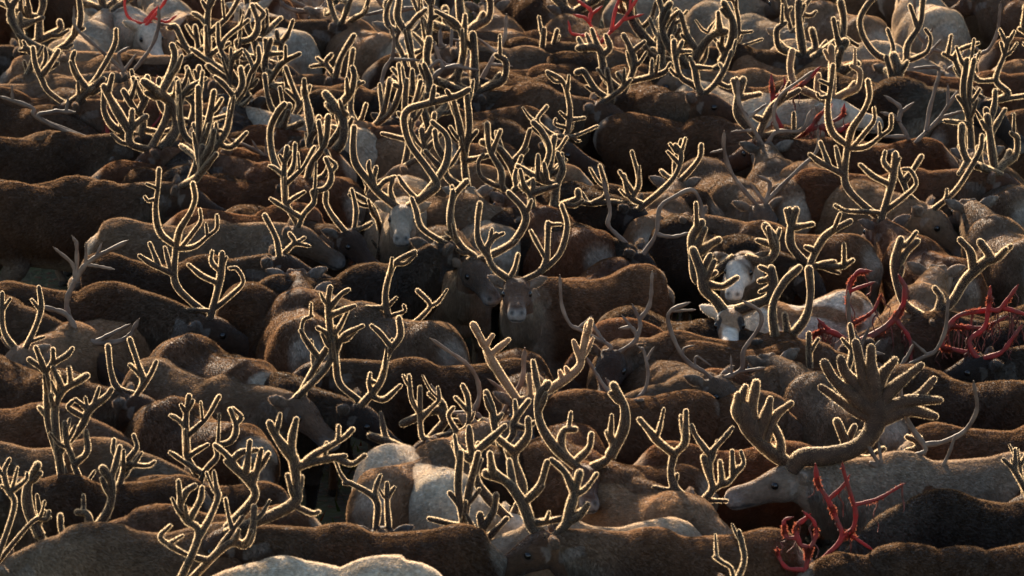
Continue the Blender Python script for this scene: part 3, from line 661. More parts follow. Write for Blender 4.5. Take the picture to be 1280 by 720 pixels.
 'tan_right': dict(tile='13', a=[(1, '36 870,380 790,320 710,260 680,200 650,130 640,50|34 690,190 730,130 765,65'), (-1, '32 890,380 930,240 1000,140 1060,30 1070,-40|22 850,320 890,280 895,230')]),
 'right_fork': dict(tile='T12', a=[(-1, '46 940,470 1010,410 1060,330 1110,280 1150,240 1120,190|34 1090,290 1080,220 1045,180|30 960,460 975,400 950,360'), (1, '42 910,470 850,430 820,380 800,270 820,180|32 810,290 840,230 880,185')]),
 'profile_right': dict(tile='02', a=[(1, '36 980,470 900,420 840,380 815,280 810,210|28 830,290 850,210|24 840,260 890,255'), (-1, '42 1000,465 930,430 915,350|28 910,340 890,290|28 920,330 990,340|32 1020,460 1060,410 1090,330 1095,260|24 1080,350 1040,320|26 1080,460 1110,460 1115,410')]),
 'fan_top': dict(tile='02', a=[(1, '42 520,520 500,510 420,450 360,360 330,360|32 520,500 500,430 475,350'), (-1, '34 540,520 560,430 530,370|28 570,470 590,400')]),
 'palm_top': dict(tile='02', a=[(1, '50 480,440 470,390 450,300 430,240 340,240|36 450,280 490,240 470,180|30 430,240 400,150'), (-1, '40 610,420 610,330 590,240 560,180|30 610,260 660,210|30 600,420 760,370 790,320|26 700,380 700,300')]),
 'tall_hard': dict(tile='01', kind='hard', a=[(1, '30 730,590 680,540 630,460 640,360 680,290|20 680,290 690,220 685,150|20 680,295 800,300'), (-1, '34 740,590 800,520 860,420 930,350 1000,330|22 930,340 910,300 850,350 780,400|20 1000,330 1100,350')]),
 'rear_left': dict(tile='00', a=[(-1, '38 960,630 880,590 820,550 790,480 795,400'), (1, '38 1000,620 970,530 930,480 885,400|36 950,500 990,420 995,340|28 960,440 935,340|24 1010,590 1080,600 1140,575')]),
 'basket': dict(tile='00', a=[(-1, '38 1220,490 1210,440 1130,390 1045,330|28 1200,430 1160,360 1130,300 1095,220 1090,120|26 1135,230 1150,180 1240,100'), (1, '36 1240,490 1240,430 1270,350|28 1190,420 1200,340 1235,320 1245,380|28 1180,390 1140,300')]),
 'stubby_left': dict(tile='00', a=[(-1, '52 420,690 390,600 400,500 450,450 510,400|34 440,450 380,370 360,300 370,265'), (1, '38 610,700 600,640 590,580 520,540|30 590,580 575,510|38 600,590 650,480 685,400|34 400,690 350,560 370,480 395,470')]),
 'far_left': dict(tile='00', a=[(-1, '42 120,500 110,430 150,350 170,270 130,240|24 140,260 100,250'), (1, '36 130,500 150,420 180,380 280,320|26 180,340 220,280 225,240')]),
 'pale_fork_left': dict(tile='00', kind='hard', tint=(.8, .8, .8), a=[(1, '32 150,730 210,600 160,540 20,490|18 60,500 60,440'), (-1, '32 160,730 210,600 270,560 340,560|20 330,560 340,500')]),
 'pronged': dict(tile='02', a=[(1, '36 170,560 170,440 150,290 160,150|34 185,440 200,290 225,155|28 190,390 120,310|26 170,440 40,410'), (-1, '38 240,590 250,500 240,390|30 260,500 340,400|32 270,440 300,370 300,310')]),
 'hard_crown': dict(tile='01', kind='hard', tint=(1.5, 1.5, 1.5), a=[(1, '28 1110,390 1060,330 940,320 900,240|22 1060,310 1080,230 1040,140 900,40'), (-1, '28 1130,390 1180,300 1240,200 1250,100|20 1160,320 1270,330|20 1200,260 1120,200')]),
}
# ------------------------------------------------------------------ the ground
g0 = np.random.default_rng(3)
def ground():
    xs = np.concatenate([np.linspace(-3000, -12, 8)[:-1], np.linspace(-12, 12, 49), np.linspace(12, 3000, 8)[1:]])
    ys = np.concatenate([np.linspace(-500, 20, 5)[:-1], np.linspace(20, 56, 73), np.linspace(56, 5500, 12)[1:]])
    X, Y = np.meshgrid(xs, ys); Z = np.where((abs(X) < 12) & (Y > 20) & (Y < 56), g0.normal(0, .012, X.shape), 0)
    V = np.stack([X, Y, Z], -1).reshape(-1, 3); nx = len(xs)
    i = np.arange(len(ys)-1)[:, None]*nx; j = np.arange(nx-1)[None, :]
    Q = np.stack([i+j, i+j+1, i+j+1+nx, i+j+nx], -1).reshape(-1, 4)
    o = bpy.data.objects.new('ground', mesh_np('ground', V, None, Q, (M_GROUND,))); COL.objects.link(o); o['kind'] = 'structure'
ground()
def tundra():
    n = 60000; P = np.stack([g0.uniform(-7, 8, n), g0.uniform(24, 50, n), np.zeros(n)], 1)
    w = np.sin(P[:, 0]*2.1+P[:, 1]*.7)+np.sin(P[:, 1]*1.9-P[:, 0]); P = P[(w+g0.normal(0, .5, n)) > .1]; n = len(P)
    D = nrm(np.stack([g0.normal(0, .5, n), g0.normal(0, .5, n), np.ones(n)], 1))
    V, T = spikes(P, D, g0.uniform(.04, .13, n), g0.uniform(.01, .03, n), g0)
    pal = np.array([[.10, .12, .03], [.16, .15, .05], [.22, .06, .02], [.12, .08, .04]]); c = pal[g0.choice(4, n, p=[.4, .3, .1, .2])]*g0.uniform(.6, 1.2, (n, 1))
    mk = np.repeat(np.hstack([c, np.ones((n, 1))]), 3, 0)
    o = bpy.data.objects.new('grass', mesh_np('grass', V, T, None, (M_GRASS,), attr={'marks': mk})); COL.objects.link(o)
    o['kind'] = 'stuff'; o['label'] = 'low green and rusty tundra plants on the trampled ground'; o['category'] = 'grass'
tundra()

# ------------------------------------------------------------------ the herd
COAT = {'K': (.026, .018, .014), 'D': (.056, .032, .019), 'M': (.110, .062, .036), 'R': (.122, .054, .027), 'G': (.155, .113, .08),
        'T': (.27, .19, .125), 'P': (.42, .345, .265), 'W': (.55, .48, .395), 'S': (.34, .29, .24)}
PROPS = {'S': (.2, .6, .5, 1.3), 'K': (.15, .3, .3, .6), 'D': (.35, .6, .5, .8), 'M': (.5, .8, .6, .9), 'R': (.35, .7, .6, .8), 'G': (.6, .9, .6, .8), 'T': (.5, .9, .45, .8), 'P': (.5, .8, .45, .8), 'W': (.4, .5, .12, .3)}
NECK = {'n': (0, 20, 0, -22), 'u': (0, 36, 0, -14), 'v': (0, 44, 0, -30), 'l': (0, -8, 0, -38), 'd': (0, -42, 0, -55),
        'nr': (-16, 20, -28, -22), 'nl': (16, 20, 28, -22)}
COUNT = 0
HERD = []
def reindeer(anchor, x, y, head, pose, coat, ant, size, label, group=None, **o):
    """anchor H: (x, y) is the pixel of the poll; B: of the back at mid trunk; R: of the rump's top"""
    global COUNT
    COUNT += 1
    pose = NECK.get(pose, pose)
    me, poll, F, S, U, eyes = make_body(pose, o.get('seed', 0))
    hr = R(head)
    if anchor == 'H': loc = poll+U*.045
    elif anchor == 'B': loc = np.array([-.06, 0, 1.10])
    else: loc = np.array([-.42, 0, 1.155])
    loc = loc*size
    P = at_z(x, y, loc[2])
    lw = rotz2(loc, hr)
    root = np.array([P[0]-lw[0], P[1]-lw[1], 0.0])
    ob = bpy.data.objects.new('reindeer', me); COL.objects.link(ob)
    ob.location = root; ob.rotation_euler = (0, 0, hr); ob.scale = (size,)*3
    ob['label'] = label; ob['category'] = 'reindeer'
    if group: ob['group'] = group
    g = np.random.default_rng(int(x*7+y*13) % 100000)
    c = np.array(COAT[coat])*g.uniform(.85, 1.18)*(np.array([.94, .78, .65]) if coat not in 'WP' else np.array([1.0, .93, .84]))
    ob.color = (*c, 1)
    pr = o.get('props', PROPS[coat])
    for k, v in zip(('mane', 'pale', 'mask', 'muz'), pr): ob[k] = float(v*g.uniform(.8, 1.2) if 'props' not in o else v)
    ob['pied'] = float(o.get('pied', 0)); ob['patch'] = float(o.get('patch', 0))
    MW = Matrix.Translation(root) @ Matrix.Rotation(hr, 4, 'Z') @ Matrix.Scale(size, 4)
    near = o.get('eyes', True)
    if near:
        for e in eyes:
            eo = bpy.data.objects.new('eye', EYE_ME); COL.objects.link(eo); eo.parent = ob; eo.location = e
    HM = Matrix(((F[0], S[0], U[0], 0), (F[1], S[1], U[1], 0), (F[2], S[2], U[2], 0), (0, 0, 0, 1)))
    if ant is None: return ob
    if isinstance(ant, str) and ant in TR:
        t = TR[ant]
        kind = t.get('kind', 'velvet')
        for si, (sg, spec) in enumerate(t['a']):
            # which pedicle the antler rises from
            ped = poll-F*.005+S*sg*.040+U*.04
            pw = np.array(MW @ Vector(ped))
            br = traced(t['tile'], spec, pw[1]+t.get('dy', 0), t.get('lean', (.0, .0))[si] if not isinstance(t.get('lean', 0), (int, float)) else t.get('lean', 0), g, t.get('fan', .10), t.get('w', 1.0))
            # root the first branch on the pedicle itself
            if not t.get('free'): br[0] = (np.vstack([pw, br[0][0][1:]]), br[0][1])
            if kind == 'velvet' and ant not in PLAIN:
                for P_, r_ in list(br):             # small side tines along the longer beams
                    c_ = catmull(P_, 24); Lb = np.linalg.norm(np.diff(c_, axis=0), axis=1).sum()
                    for _k in range(int(Lb/.23) if Lb > .2 else 0):
                        i_ = int(len(c_)*g.uniform(.25, .92)); tg = nrm(c_[min(i_+1, len(c_)-1)]-c_[i_-1]); sd_ = nrm(np.cross(tg, g.normal(size=3)))
                        sd_[1] *= .7; dv = nrm(sd_*.9+tg*.4+np.array([0, 0, .35])); ln_ = g.uniform(.05, .15); rb = float(np.mean(r_))*g.uniform(.55, .8)
                        br.append((np.array([c_[i_], c_[i_]+dv*ln_*.5, c_[i_]+dv*ln_+np.array([0, 0, ln_*.35])]), np.array([rb*1.25, rb, rb*.75])))
            done = [catmull(br[0][0], 40)]
            for k_ in range(1, len(br)):            # every tine grows out of the beam it meets
                cc = np.vstack(done); dd = np.linalg.norm(cc-br[k_][0][0], axis=1); q_ = cc[dd.argmin()]
                if dd.min() < .3: w_ = np.linspace(1, 0, len(br[k_][0]))[:, None]; br[k_] = (br[k_][0]+(q_-br[k_][0][0])*w_, br[k_][1])
                done.append(catmull(br[k_][0], 16))
            inv = np.array(MW.inverted())
            loc_br = []
            for P_, r_ in br:
                q = P_@inv[:3, :3].T+inv[:3, 3]; loc_br.append((q, r_/size))
            am = antler_mesh(loc_br, kind, g)
            ao = bpy.data.objects.new('antler', am); COL.objects.link(ao); ao.parent = ob
            ao.color = (*(np.array(t.get('tint', (1, 1, 1)))), 1)
            gap = abs(br[0][0][1][0]-pw[0])
            if gap > .3: print('FAR PEDICLE', ant, round(gap, 2))
            if gap < .3 or ant == 'x': LIB.setdefault((ant, kind), []).append((am, MW.copy(), pw))
            if t.get('strips') or kind == 'red':
                pts = np.vstack([catmull(b[0], 8) for b in loc_br]); st = bpy.data.objects.new('velvet_strips', strips(pts, g, max(8, t.get('strips', 8)))); COL.objects.link(st); st.parent = ao
                ao['label'] = 'raw red antler that has shed its velvet'
    else:
        LATER.append((ob, MW, [np.array(MW @ Vector(poll-F*.005+S*sg*.040+U*.035)) for sg in (1, -1)], ant, o.get('asize', 1.0), hr+math.atan2(F[1], F[0])))
    return ob

LIB = {}; LATER = []; PLAIN = {'bull_center', 'spiky', 'low_bow', 'edge_pair', 'left_three', 'away_pair', 'black_loops', 'hero', 'pale_front', 'tan_right', 'dark_up', 'bushy_tall'}
def crown_the_rest():
    """every animal without antlers of its own takes a pair shaped like its neighbours', turned its own way"""
    skip = {'hero', 'blunt', 'red_bull', 'red_low', 'great_left', 'pale_velvet', 'red_bundle', 'dark_right', 'small_dark', 'tip_low', 'left_trees', 'thick_v', 'white_low', 'left_low', 'black_loops'}
    pool = {k: [v for n, v in LIB.items() if n[1] == k and (n[0] not in skip or k == 'red') and len(v) == 2] for k in ('velvet', 'hard', 'red')}
    reds = [v for n, v in LIB.items() if n[1] == 'hard']
    g = np.random.default_rng(77); last = [-1]
    for ob, MW, peds, ant, asz, yaw in LATER:
        kind = {'v': 'velvet', 'h': 'hard', 'r': 'red'}[ant[0]]
        src = pool['hard' if kind == 'red' else kind]
        i = int(g.integers(0, len(src)))
        while i == last[0]: i = int(g.integers(0, len(src)))
        last[0] = i; pair = src[i]
        th = g.normal(0, .45); mir = -1.0 if g.random() < .5 else 1.0; sc = asz*g.uniform(.9, 1.15)
        inv = MW.inverted(); tint = g.uniform(.75, 1.3)
        mid0 = (pair[0][2]+pair[1][2])/2; mid1 = (peds[0]+peds[1])/2
        for am, MO, pw in pair:
            d = (pw-mid0); off = np.array([d[0]*mir, d[1], d[2]]); n_ = rotz2(off, th); n_ = n_/max(np.linalg.norm(n_), 1e-6)*min(np.linalg.norm(n_), .045)
            tgt = mid1+n_
            W = Matrix.Translation(tgt) @ Matrix.Rotation(th, 4, 'Z') @ Matrix.Diagonal((sc*mir, sc, sc, 1)) @ Matrix.Translation(-Vector(pw)) @ MO
            ao = bpy.data.objects.new('antler', am); COL.objects.link(ao); ao.parent = ob; ao.matrix_local = inv @ W
            ao.color = (tint, tint*.97, tint*.93, 1)
            if kind == 'red':
                ao.color = (3.2, .35, .3, 1); ao['label'] = 'raw red antler that has shed its velvet'
GRP = 'reindeer packed together in the herd'
def a(anchor, x, y, head, pose, coat, ant, size, label, **o): return reindeer(anchor, x, y, head, pose, coat, ant, size, label, GRP, **o)
CAMY = (62, 32, 88, -6)       # neck and head turned to the left flank
CAMR = (-62, 32, -88, -20)     # neck and head turned to the right flank
# ---- front row
a('R', 505, 696, 180, (0, -14, 0, -30), 'W', 'white_low', 1.02, 'white reindeer at the bottom edge with forked velvet antlers and pale tail')
a('R', 582, 656, 180, 'n', 'D', 'great_left', 1.05, 'dark brown reindeer standing just behind the white one at the bottom edge')
a('B', 205, 668, 180, 'l', 'G', 'left_low', 1.02, 'grey-necked brown reindeer in the bottom corner with its head cut off by the frame', props=(1, .5, .5, .8))
a('B', 285, 645, 180, 'l', 'M', 'v02', 1.0, 'brown back squeezed behind the grey-necked reindeer in the bottom corner')
a('B', 885, 673, 180, 'n', 'M', 'tree_low', 1.02, 'brown reindeer at the bottom edge whose tree-like antlers rise beside a pale back')
a('R', 845, 650, 180, 'l', 'P', 'v03', .95, 'pale grey reindeer with a white tail tuft behind the brown one at the bottom edge', props=(.5, 1, .4, .8))
a('B', 1215, 694, 180, 'l', 'D', 'red_low', 1.0, 'dark brown reindeer at the bottom edge carrying low blood-red forked antlers')
a('B', 1120, 702, 0, 'd', 'D', None, .97, 'dark back with a pale rim beside the low red antlers')
a('H', 918, 738, 0, 'n', 'D', 'tip_low', .95, 'reindeer below the bottom edge that shows only two short velvet antler tips')
a('B', 1250, 628, 180, (0, -30, 0, -45), 'K', None, 1.05, 'blackish reindeer with lowered head and small pale ear behind the low red antlers', props=(.5, .2, .2, .3))
a('B', 1225, 600, 0, 'd', 'R', 'brown_tall', .97, 'reddish brown reindeer with tall smooth antlers behind the blackish lowered one')
a('H', 988, 585, 180, (0, 12, 0, -10), 'S', 'hero', 1.05, 'big pale-headed bull in profile with huge palmate velvet antlers', props=(.2, .6, .5, 1), asize=1)
a('H', 872, 632, -55, (20, 8, 42, -38), 'M', 'thick_v', 1.0, 'brown reindeer with dark face and thick many-tined antlers below the big bull\'s muzzle')
a('H', 640, 646, -62, (20, 4, 45, -20), 'W', 'fork_mid', .98, 'white reindeer showing its round rump in front of a tan one')
a('R', 480, 586, 60, 'n', 'T', 'blunt', .98, 'tan reindeer seen from behind beside the round white rump')
a('H', 478, 660, 90, 'n', 'D', 'small_dark', .9, 'reindeer hidden behind the long dark back with only small black antlers showing')
a('H', 731, 584, -86, (0, 32, 0, -2), 'R', 'u_front', .95, 'reddish-faced reindeer looking at the camera between upright velvet antlers')
a('R', 752, 584, -50, 'l', 'T', None, .98, 'tan hump-backed reindeer beside the reddish face, its coat bright along the spine')
# ---- second band
a('B', 40, 562, 0, 'l', 'G', 'v01', 1.05, 'grey-brown back with a bright rim at the edge above the bottom corner')
a('H', 14, 478, -30, 'l', 'K', None, .95, 'blackish reindeer with a wolf-grey lowered face under the spiky-antlered one')
a('B', -10, 512, -12, 'l', 'M', None, 1.0, 'brown back sloping down from the picture edge above the grey-brown one')
a('B', 150, 606, 180, 'n', 'D', 'left_pair', 1.0, 'dark reindeer with two curved forked antlers above the grey-necked one')
a('H', 78, 596, 170, 'n', 'D', 'left_trees', .95, 'dark hidden reindeer under three tree-shaped velvet antlers')
a('R', 300, 530, 128, 'd', 'M', None, 1.03, 'grey-brown round-bodied reindeer seen from behind, lower of two similar ones', seed=1)
a('R', 315, 450, 126, 'd', 'M', None, 1.05, 'grey-brown round-bodied reindeer with pale rump patch, upper of two similar ones', seed=1, props=(.6, 1.3, .5, .8))
a('H', 171, 495, -42, (18, 14, 34, -16), 'D', 'left_three', 1.0, 'dark-headed reindeer in profile with three finger-like velvet tines')
a('H', 24, 436, -120, 'n', 'T', 'edge_pair', .95, 'tan reindeer with black face at the picture edge carrying two slim antlers')
a('H', 106, 424, -25, (0, -2, 0, -28), 'D', 'hard_low', 1.05, 'dark big reindeer with smooth brown antlers swept low over its face')
a('H', 264, 398, -4, (0, -4, 0, -16), 'D', 'bushy_tall', 1.06, 'long dark reindeer with head level under a tall bushy velvet crown')
a('H', 352, 320, -8, (0, 30, 0, -12), 'D', 'low_bow', 1.0, 'dark reindeer with raised head and short bow-shaped velvet antlers')
a('H', 374, 284, -6, 'n', 'G', 'bushy', 1.0, 'grey-faced brown reindeer under a bushy velvet crown behind the bow-antlered one')
a('H', 200, 246, -4, (0, 8, 0, -22), 'D', None, 1.0, 'dark reindeer whose face is crossed by another animal\'s looped antlers')
a('B', 72, 236, 0, 'n', 'D', 'v01', 1.0, 'very dark brown back third from the top of the stack at the picture edge')
a('H', 157, 193, -6, (0, 4, 0, -14), 'G', 'pale_fork_left', .98, 'grey-brown reindeer with silvery face and torn velvet strips above the dark backs', props=(.8, .9, .3, .9))
a('B', 205, 208, 0, 'd', 'R', 'h03', .95, 'dark reddish back half hidden between antlers left of the looped crown')
a('B', 262, 192, -5, 'nr', 'M', 'v02', .95, 'brown rounded back just under the black-headed reindeer seen from behind')
a('B', 295, 228, 0, 'l', 'R', 'v03', .97, 'red-brown back with thin bare antlers lying over it')
a('B', 300, 268, 0, 'd', 'R', 'v01', .97, 'orange-brown back strip above the grey-faced bushy-crowned reindeer')
a('H', 438, 289, -48, (0, 26, 0, -22), 'D', 'spiky', .92, 'young dark reindeer with simple upright spike antlers left of the pale one')
a('H', 503, 258, -90, (0, 34, 0, -6), 'P', 'pale_front', .98, 'pale grey reindeer facing the camera with wide curved antlers', props=(.4, .5, .5, .8))
a('R', 425, 222, 140, 'n', 'R', 'v05', 1.02, 'red-brown rounded body behind the young spike-antlered reindeer')
a('H', 553, 303, 25, (0, 40, 20, -12), 'K', 'away_pair', 1.02, 'black-headed reindeer turned away with its neck rising beside the pale one')
a('H', 592, 326, -78, (0, 30, 12, -12), 'G', 'behind_loop', .98, 'grey-chested reindeer with dark face just behind the staring bull', props=(1, .5, .8, .6))
a('H', 646, 350, 204, (55, 38, 66, -3), 'M', 'bull_center', 1.0, 'reindeer bull staring at the camera from the centre with lyre-shaped antlers', props=(1.1, .9, .25, 1.3))
a('R', 620, 282, 100, 'n', 'P', 'v06', .95, 'pale round rump showing between the staring bull\'s antlers')
a('R', 738, 287, 115, 'n', 'R', 'v07', 1.02, 'shaggy reddish rump beside the white-nosed reindeer')
a('H', 668, 270, -42, (18, 14, 34, -16), 'G', 'palm_mid', 1.0, 'white-nosed reindeer in profile behind the staring bull\'s antlers')
a('R', 705, 352, 60, 'l', 'R', None, .9, 'small rusty back right behind the staring bull\'s ear')
a('R', 545, 403, 135, 'n', 'G', None, 1.0, 'grey-brown haunch below the staring bull\'s neighbour')
a('B', 575, 459, 180, 'n', 'D', None, 1.0, 'dark brown back in front of the pale fuzzy antler tips')
a('H', 508, 414, -40, (18, 6, 34, -26), 'D', 'mid_hook', 1.0, 'dark reindeer with white nose tip and hooked antlers below the black-headed one')
a('R', 382, 397, 95, 'n', 'M', None, 1.02, 'brown rounded rump between the grey-brown body and tangled antlers')
a('H', 452, 508, -52, (20, 12, 38, -30), 'K', 'mid_fork', 1.0, 'black-faced reindeer with wide forked antlers above the tan rump')
a('H', 374, 498, -40, 'n', 'G', 'mid_tall', .98, 'grey reindeer partly hidden under very tall pronged velvet antlers')
a('H', 655, 500, -88, (0, 26, 0, -14), 'M', 'pale_velvet', .95, 'brown reindeer facing the camera with pale fuzzy antlers')
a('B', 800, 500, 180, 'l', 'M', 'h01', .98, 'mid-brown back right of the pale fuzzy antlers')
a('H', 768, 506, 205, (10, 12, 14, -36), 'G', 'mixed', .97, 'grey-faced reindeer looking down left under one thick velvet beam')
a('H', 764, 441, 186, (50, 22, 76, -22), 'M', 'hard_dark', 1.02, 'brown reindeer with black face and twisted smooth antlers', props=(.9, .8, 1, .3))
a('B', 850, 414, 180, 'd', 'R', None, .98, 'chestnut back under the black-eyed piebald face')
a('B', 930, 438, 0, 'l', 'M', 'h02', 1.0, 'brown back directly below the piebald face')
a('H', 912, 388, 208, (50, 34, 60, -8), 'T', 'pied_front', 1.0, 'white-faced piebald reindeer with black eye patches and dark palmed antlers', patch=1.0, pied=1.0, props=(.5, .5, 0, 0))
a('H', 925, 322, -100, (0, 30, 0, -10), 'G', 'pied_behind', .97, 'patchy white reindeer behind the piebald face', pied=.9, props=(.6, .5, .2, .4))
a('H', 898, 473, -62, (0, 30, 12, -20), 'G', 'hard_grey', .97, 'grey-headed reindeer with dark cheeks and long thin bare antlers', props=(1, .6, .8, .9))
a('B', 955, 473, 0, 'l', 'R', None, .95, 'red-brown back beside the grey head with bare antlers')
a('B', 870, 505, 0, 'd', 'M', None, .95, 'brown back strip above the thick many-tined antlers', )
a('B', 905, 565, 0, 'l', 'R', 'v04', .97, 'rusty back behind the thick many-tined antlers')
a('H', 976, 430, -40, (0, 20, 0, -34), 'K', 'black_loops', .98, 'black reindeer head under two antlers that curve into closed loops')
a('H', 1014, 338, -55, (18, 8, 30, -46), 'K', 'crossed', 1.0, 'black-headed reindeer with crossed spreading antlers above the loop-antlered one')
a('H', 1062, 428, 196, (6, 6, 8, -42), 'D', 'red_bull', 1.0, 'dark bull with raw red antlers and hanging shreds above the palmate crown')
a('R', 1128, 388, 75, 'n', 'T', None, 1.0, 'cream-brown rump between the raw red antler and forked velvet antler')
a('H', 1224, 446, 184, (0, 8, 0, -12), 'K', 'red_bundle', 1.0, 'black reindeer with its head under a bloody tangle of red antlers')
a('H', 1160, 398, 160, 'n', 'K', 'right_fork', .98, 'black-headed reindeer carrying pale-rimmed forks above the bloody tangle')
a('B', 1240, 540, 0, 'n', 'M', 'h04', 1.0, 'brown back at the picture edge under the bloody tangle')
a('R', 1100, 500, 120, 'n', 'G', None, 1.0, 'grey shoulder hidden behind the palmate crown of the big bull')
a('B', 1210, 480, 150, 'l', 'D', 'v05', 1.0, 'dark brown flank between the bloody tangle and thin red antlers')
a('R', 1065, 293, 150, 'n', 'M', None, 1.02, 'brown rounded haunch right of the crossed antlers')
a('R', 1195, 323, 110, 'n', 'R', 'v06', .98, 'rusty rump in front of the dark gap of open ground')
a('H', 1168, 262, -55, (20, 10, 32, -34), 'T', 'tan_right', 1.03, 'tan reindeer with black drooping head and V-shaped velvet antler')
a('R', 990, 226, 96, 'n', 'G', 'h01', 1.0, 'grey-brown rump with a bare pale antler lying across it')
a('B', 1080, 220, 0, 'n', 'R', 'v00', 1.06, 'deep red-brown broadside body right of the grey-brown rump')
a('H', 986, 180, -17, (6, 0, 12, -22), 'M', 'red_beside_white', .98, 'large brown reindeer with grey cheek and red shredded antler hiding the white one\'s throat')
a('B', 1100, 183, 180, 'nr', 'R', 'v01', 1.0, 'dark chestnut back right of the red shredded antler')
a('H', 1040, 126, -45, (18, 28, 38, -8), 'W', 'white_head', 1.05, 'white-headed reindeer with pink nose in profile under pale antlers')
a('H', 1122, 84, -25, (0, 24, -10, -34), 'T', 'dark_up', 1.02, 'tan-necked reindeer with black head and great round-curved antlers')
a('H', 1236, 127, -35, (10, 14, 22, -34), 'K', 'big_right', 1.14, 'very large black-headed reindeer at the picture edge with legs in view', props=(1.2, .3, .3, .5))
a('R', 1190, 150, 30, 'n', 'M', 'v02', .95, 'brown rump below the antlers of the very large black-headed one')
a('R', 1278, 235, 100, 'n', 'G', 'v01', 1.02, 'grey rump cut by the picture edge beyond the dark gap')
a('R', 1290, 300, 105, 'n', 'G', None, 1.0, 'grey-brown haunch at the picture edge below the other cut-off rump')
a('H', 880, 117, -72, (30, 30, 62, -12), 'M', 'profile_right', 1.04, 'dark-cheeked reindeer with white muzzle in clear profile near the top')
a('H', 780, 117, -40, (18, 14, 34, -16), 'D', 'palm_top', 1.05, 'dark reindeer with white lip, upper of two overlapping profiles')
a('H', 752, 128, -40, (18, 14, 34, -16), 'M', 'fan_top', 1.05, 'brown reindeer with white-tipped nose, lower of two overlapping profiles')
a('H', 700, 176, -50, (18, 14, 34, -16), 'D', 'v04', 1.0, 'dark reindeer with a white muzzle below the pronged antlers')
a('H', 800, 262, -55, (15, 14, 28, -44), 'K', 'dark_right', 1.0, 'black-faced reindeer with velvet fingers hanging over its brow')
a('H', 806, 318, -50, (18, 10, 34, -48), 'K', 'hard_mid', .98, 'black head bent down under an arched smooth antler')
a('R', 815, 270, 80, 'n', 'T', 'v04', .95, 'light tan rump behind the arched smooth antler')
a('H', 497, 148, 60, 'n', 'K', 'tall_hard', .95, 'small black head under long smooth curved antlers')
a('R', 448, 160, 140, 'n', 'W', 'v05', 1.0, 'white reindeer body left of the long smooth curved antlers')
a('H', 600, 98, 15, (0, 26, 8, -20), 'K', 'hard_crown', 1.02, 'black-headed reindeer with grey neck under a pale crown of bare antlers', props=(1.3, .3, .3, .5))
a('B', 485, 114, 180, 'n', 'M', 'v06', 1.0, 'brown broadside back behind the small black head')
a('B', 600, 140, 180, 'd', 'M', 'v01', 1.02, 'brown sloping back right of the long smooth curved antlers')
a('R', 545, 165, 150, 'n', 'T', 'v05', 1.0, 'tan glowing back above the pale reindeer that faces the camera')
a('R', 625, 178, 150, 'n', 'M', 'v08', .95, 'mid-brown haunch under the pronged antlers')
a('B', 650, 215, 180, 'nr', 'T', 'v00', .95, 'tan back behind the palmed antlers')
a('H', 680, 142, 0, 'd', 'D', 'pronged', 1.0, 'reindeer hidden below upright pronged velvet antlers')
a('H', 245, 155, 90, (0, 30, 0, -20), 'K', 'rear_left', 1.0, 'black head seen from behind with round ears and U-shaped antlers')
a('H', 307, 122, 80, (0, 26, 0, -20), 'K', 'basket', 1.0, 'black head seen from behind under a basket-shaped velvet crown')
a('H', 125, 170, -60, 'l', 'G', 'stubby_left', .98, 'grey reindeer below short broad black-velvet antlers')
a('B', 30, 175, 0, 'n', 'D', 'v01', 1.0, 'dark back above the grey-brown silvery-faced reindeer')
a('H', 30, 128, -10, 'l', 'D', 'far_left', 1.0, 'dark reindeer with slender branching antlers at the upper picture edge')
a('B', 55, 122, 180, 'd', 'M', 'v01', .98, 'brown back left of the short broad black-velvet antlers')
a('H', 140, 182, -30, 'l', 'D', 'rags', .95, 'reindeer with red stripped antlers trailing long dark velvet rags')
a('H', 540, 548, 150, 'n', 'D', 'cluster', .95, 'dark reindeer buried in the crowd under a cluster of short upright velvet tines')
a('H', 1282, 622, 190, 'n', 'D', 'edge_low', 1.0, 'reindeer cut off by the picture edge with slim velvet tines above the blackish one')
a('H', 1138, 190, -40, 'n', 'M', 'bare_tangle', .95, 'brown reindeer under a tangle of bare grey-brown antlers below the black-headed one')
a('H', 953, 258, -72, (0, 14, 0, -20), 'G', 'bare_tall', .97, 'grey reindeer with tall thin bare antlers in front of the large brown one')
a('H', 622, 562, 160, 'n', 'M', 'two_stubs', .92, 'brown reindeer with two slim velvet forks beside the upright velvet antlers')
# ---- light-coated animals of the far rows
for x, y, h, c, an, lb in [(240, 18, 110, 'P', 'v01', 'pale rump high among the far rows left of the white pair'), (186, 32, -70, 'W', 'r03', 'white-necked reindeer with reddened antlers in the far rows'),
        (366, 38, 110, 'W', 'v06', 'round white rump in the far rows'), (85, 48, 80, 'P', 'v07', 'grey-white rump beside branching antlers in the far rows'),
        (480, 42, 115, 'T', 'h02', 'cream-tan haunch left of the pale crown of bare antlers'), (525, 66, 100, 'P', 'h06', 'smaller whitish haunch beside the cream-tan one'),
        (430, 30, -10, 'D', 'v08', 'dark profile head right of the round white rump'), (1178, 10, 100, 'P', 'v03', 'whitish haunch above the great round-curved antlers'),
        (990, 40, -60, 'P', 'v05', 'pale-faced reindeer right of the top middle rows'), (1085, 20, 120, 'T', 'v00', 'cream-brown haunch behind the round-curved antlers'), (640, 40, 100, 'T', 'h08', 'tan rump behind the bare antlers in the far rows')]:
    a('R' if h > 60 else 'H', x, y, h, 'n', c, an, 1.0, lb)
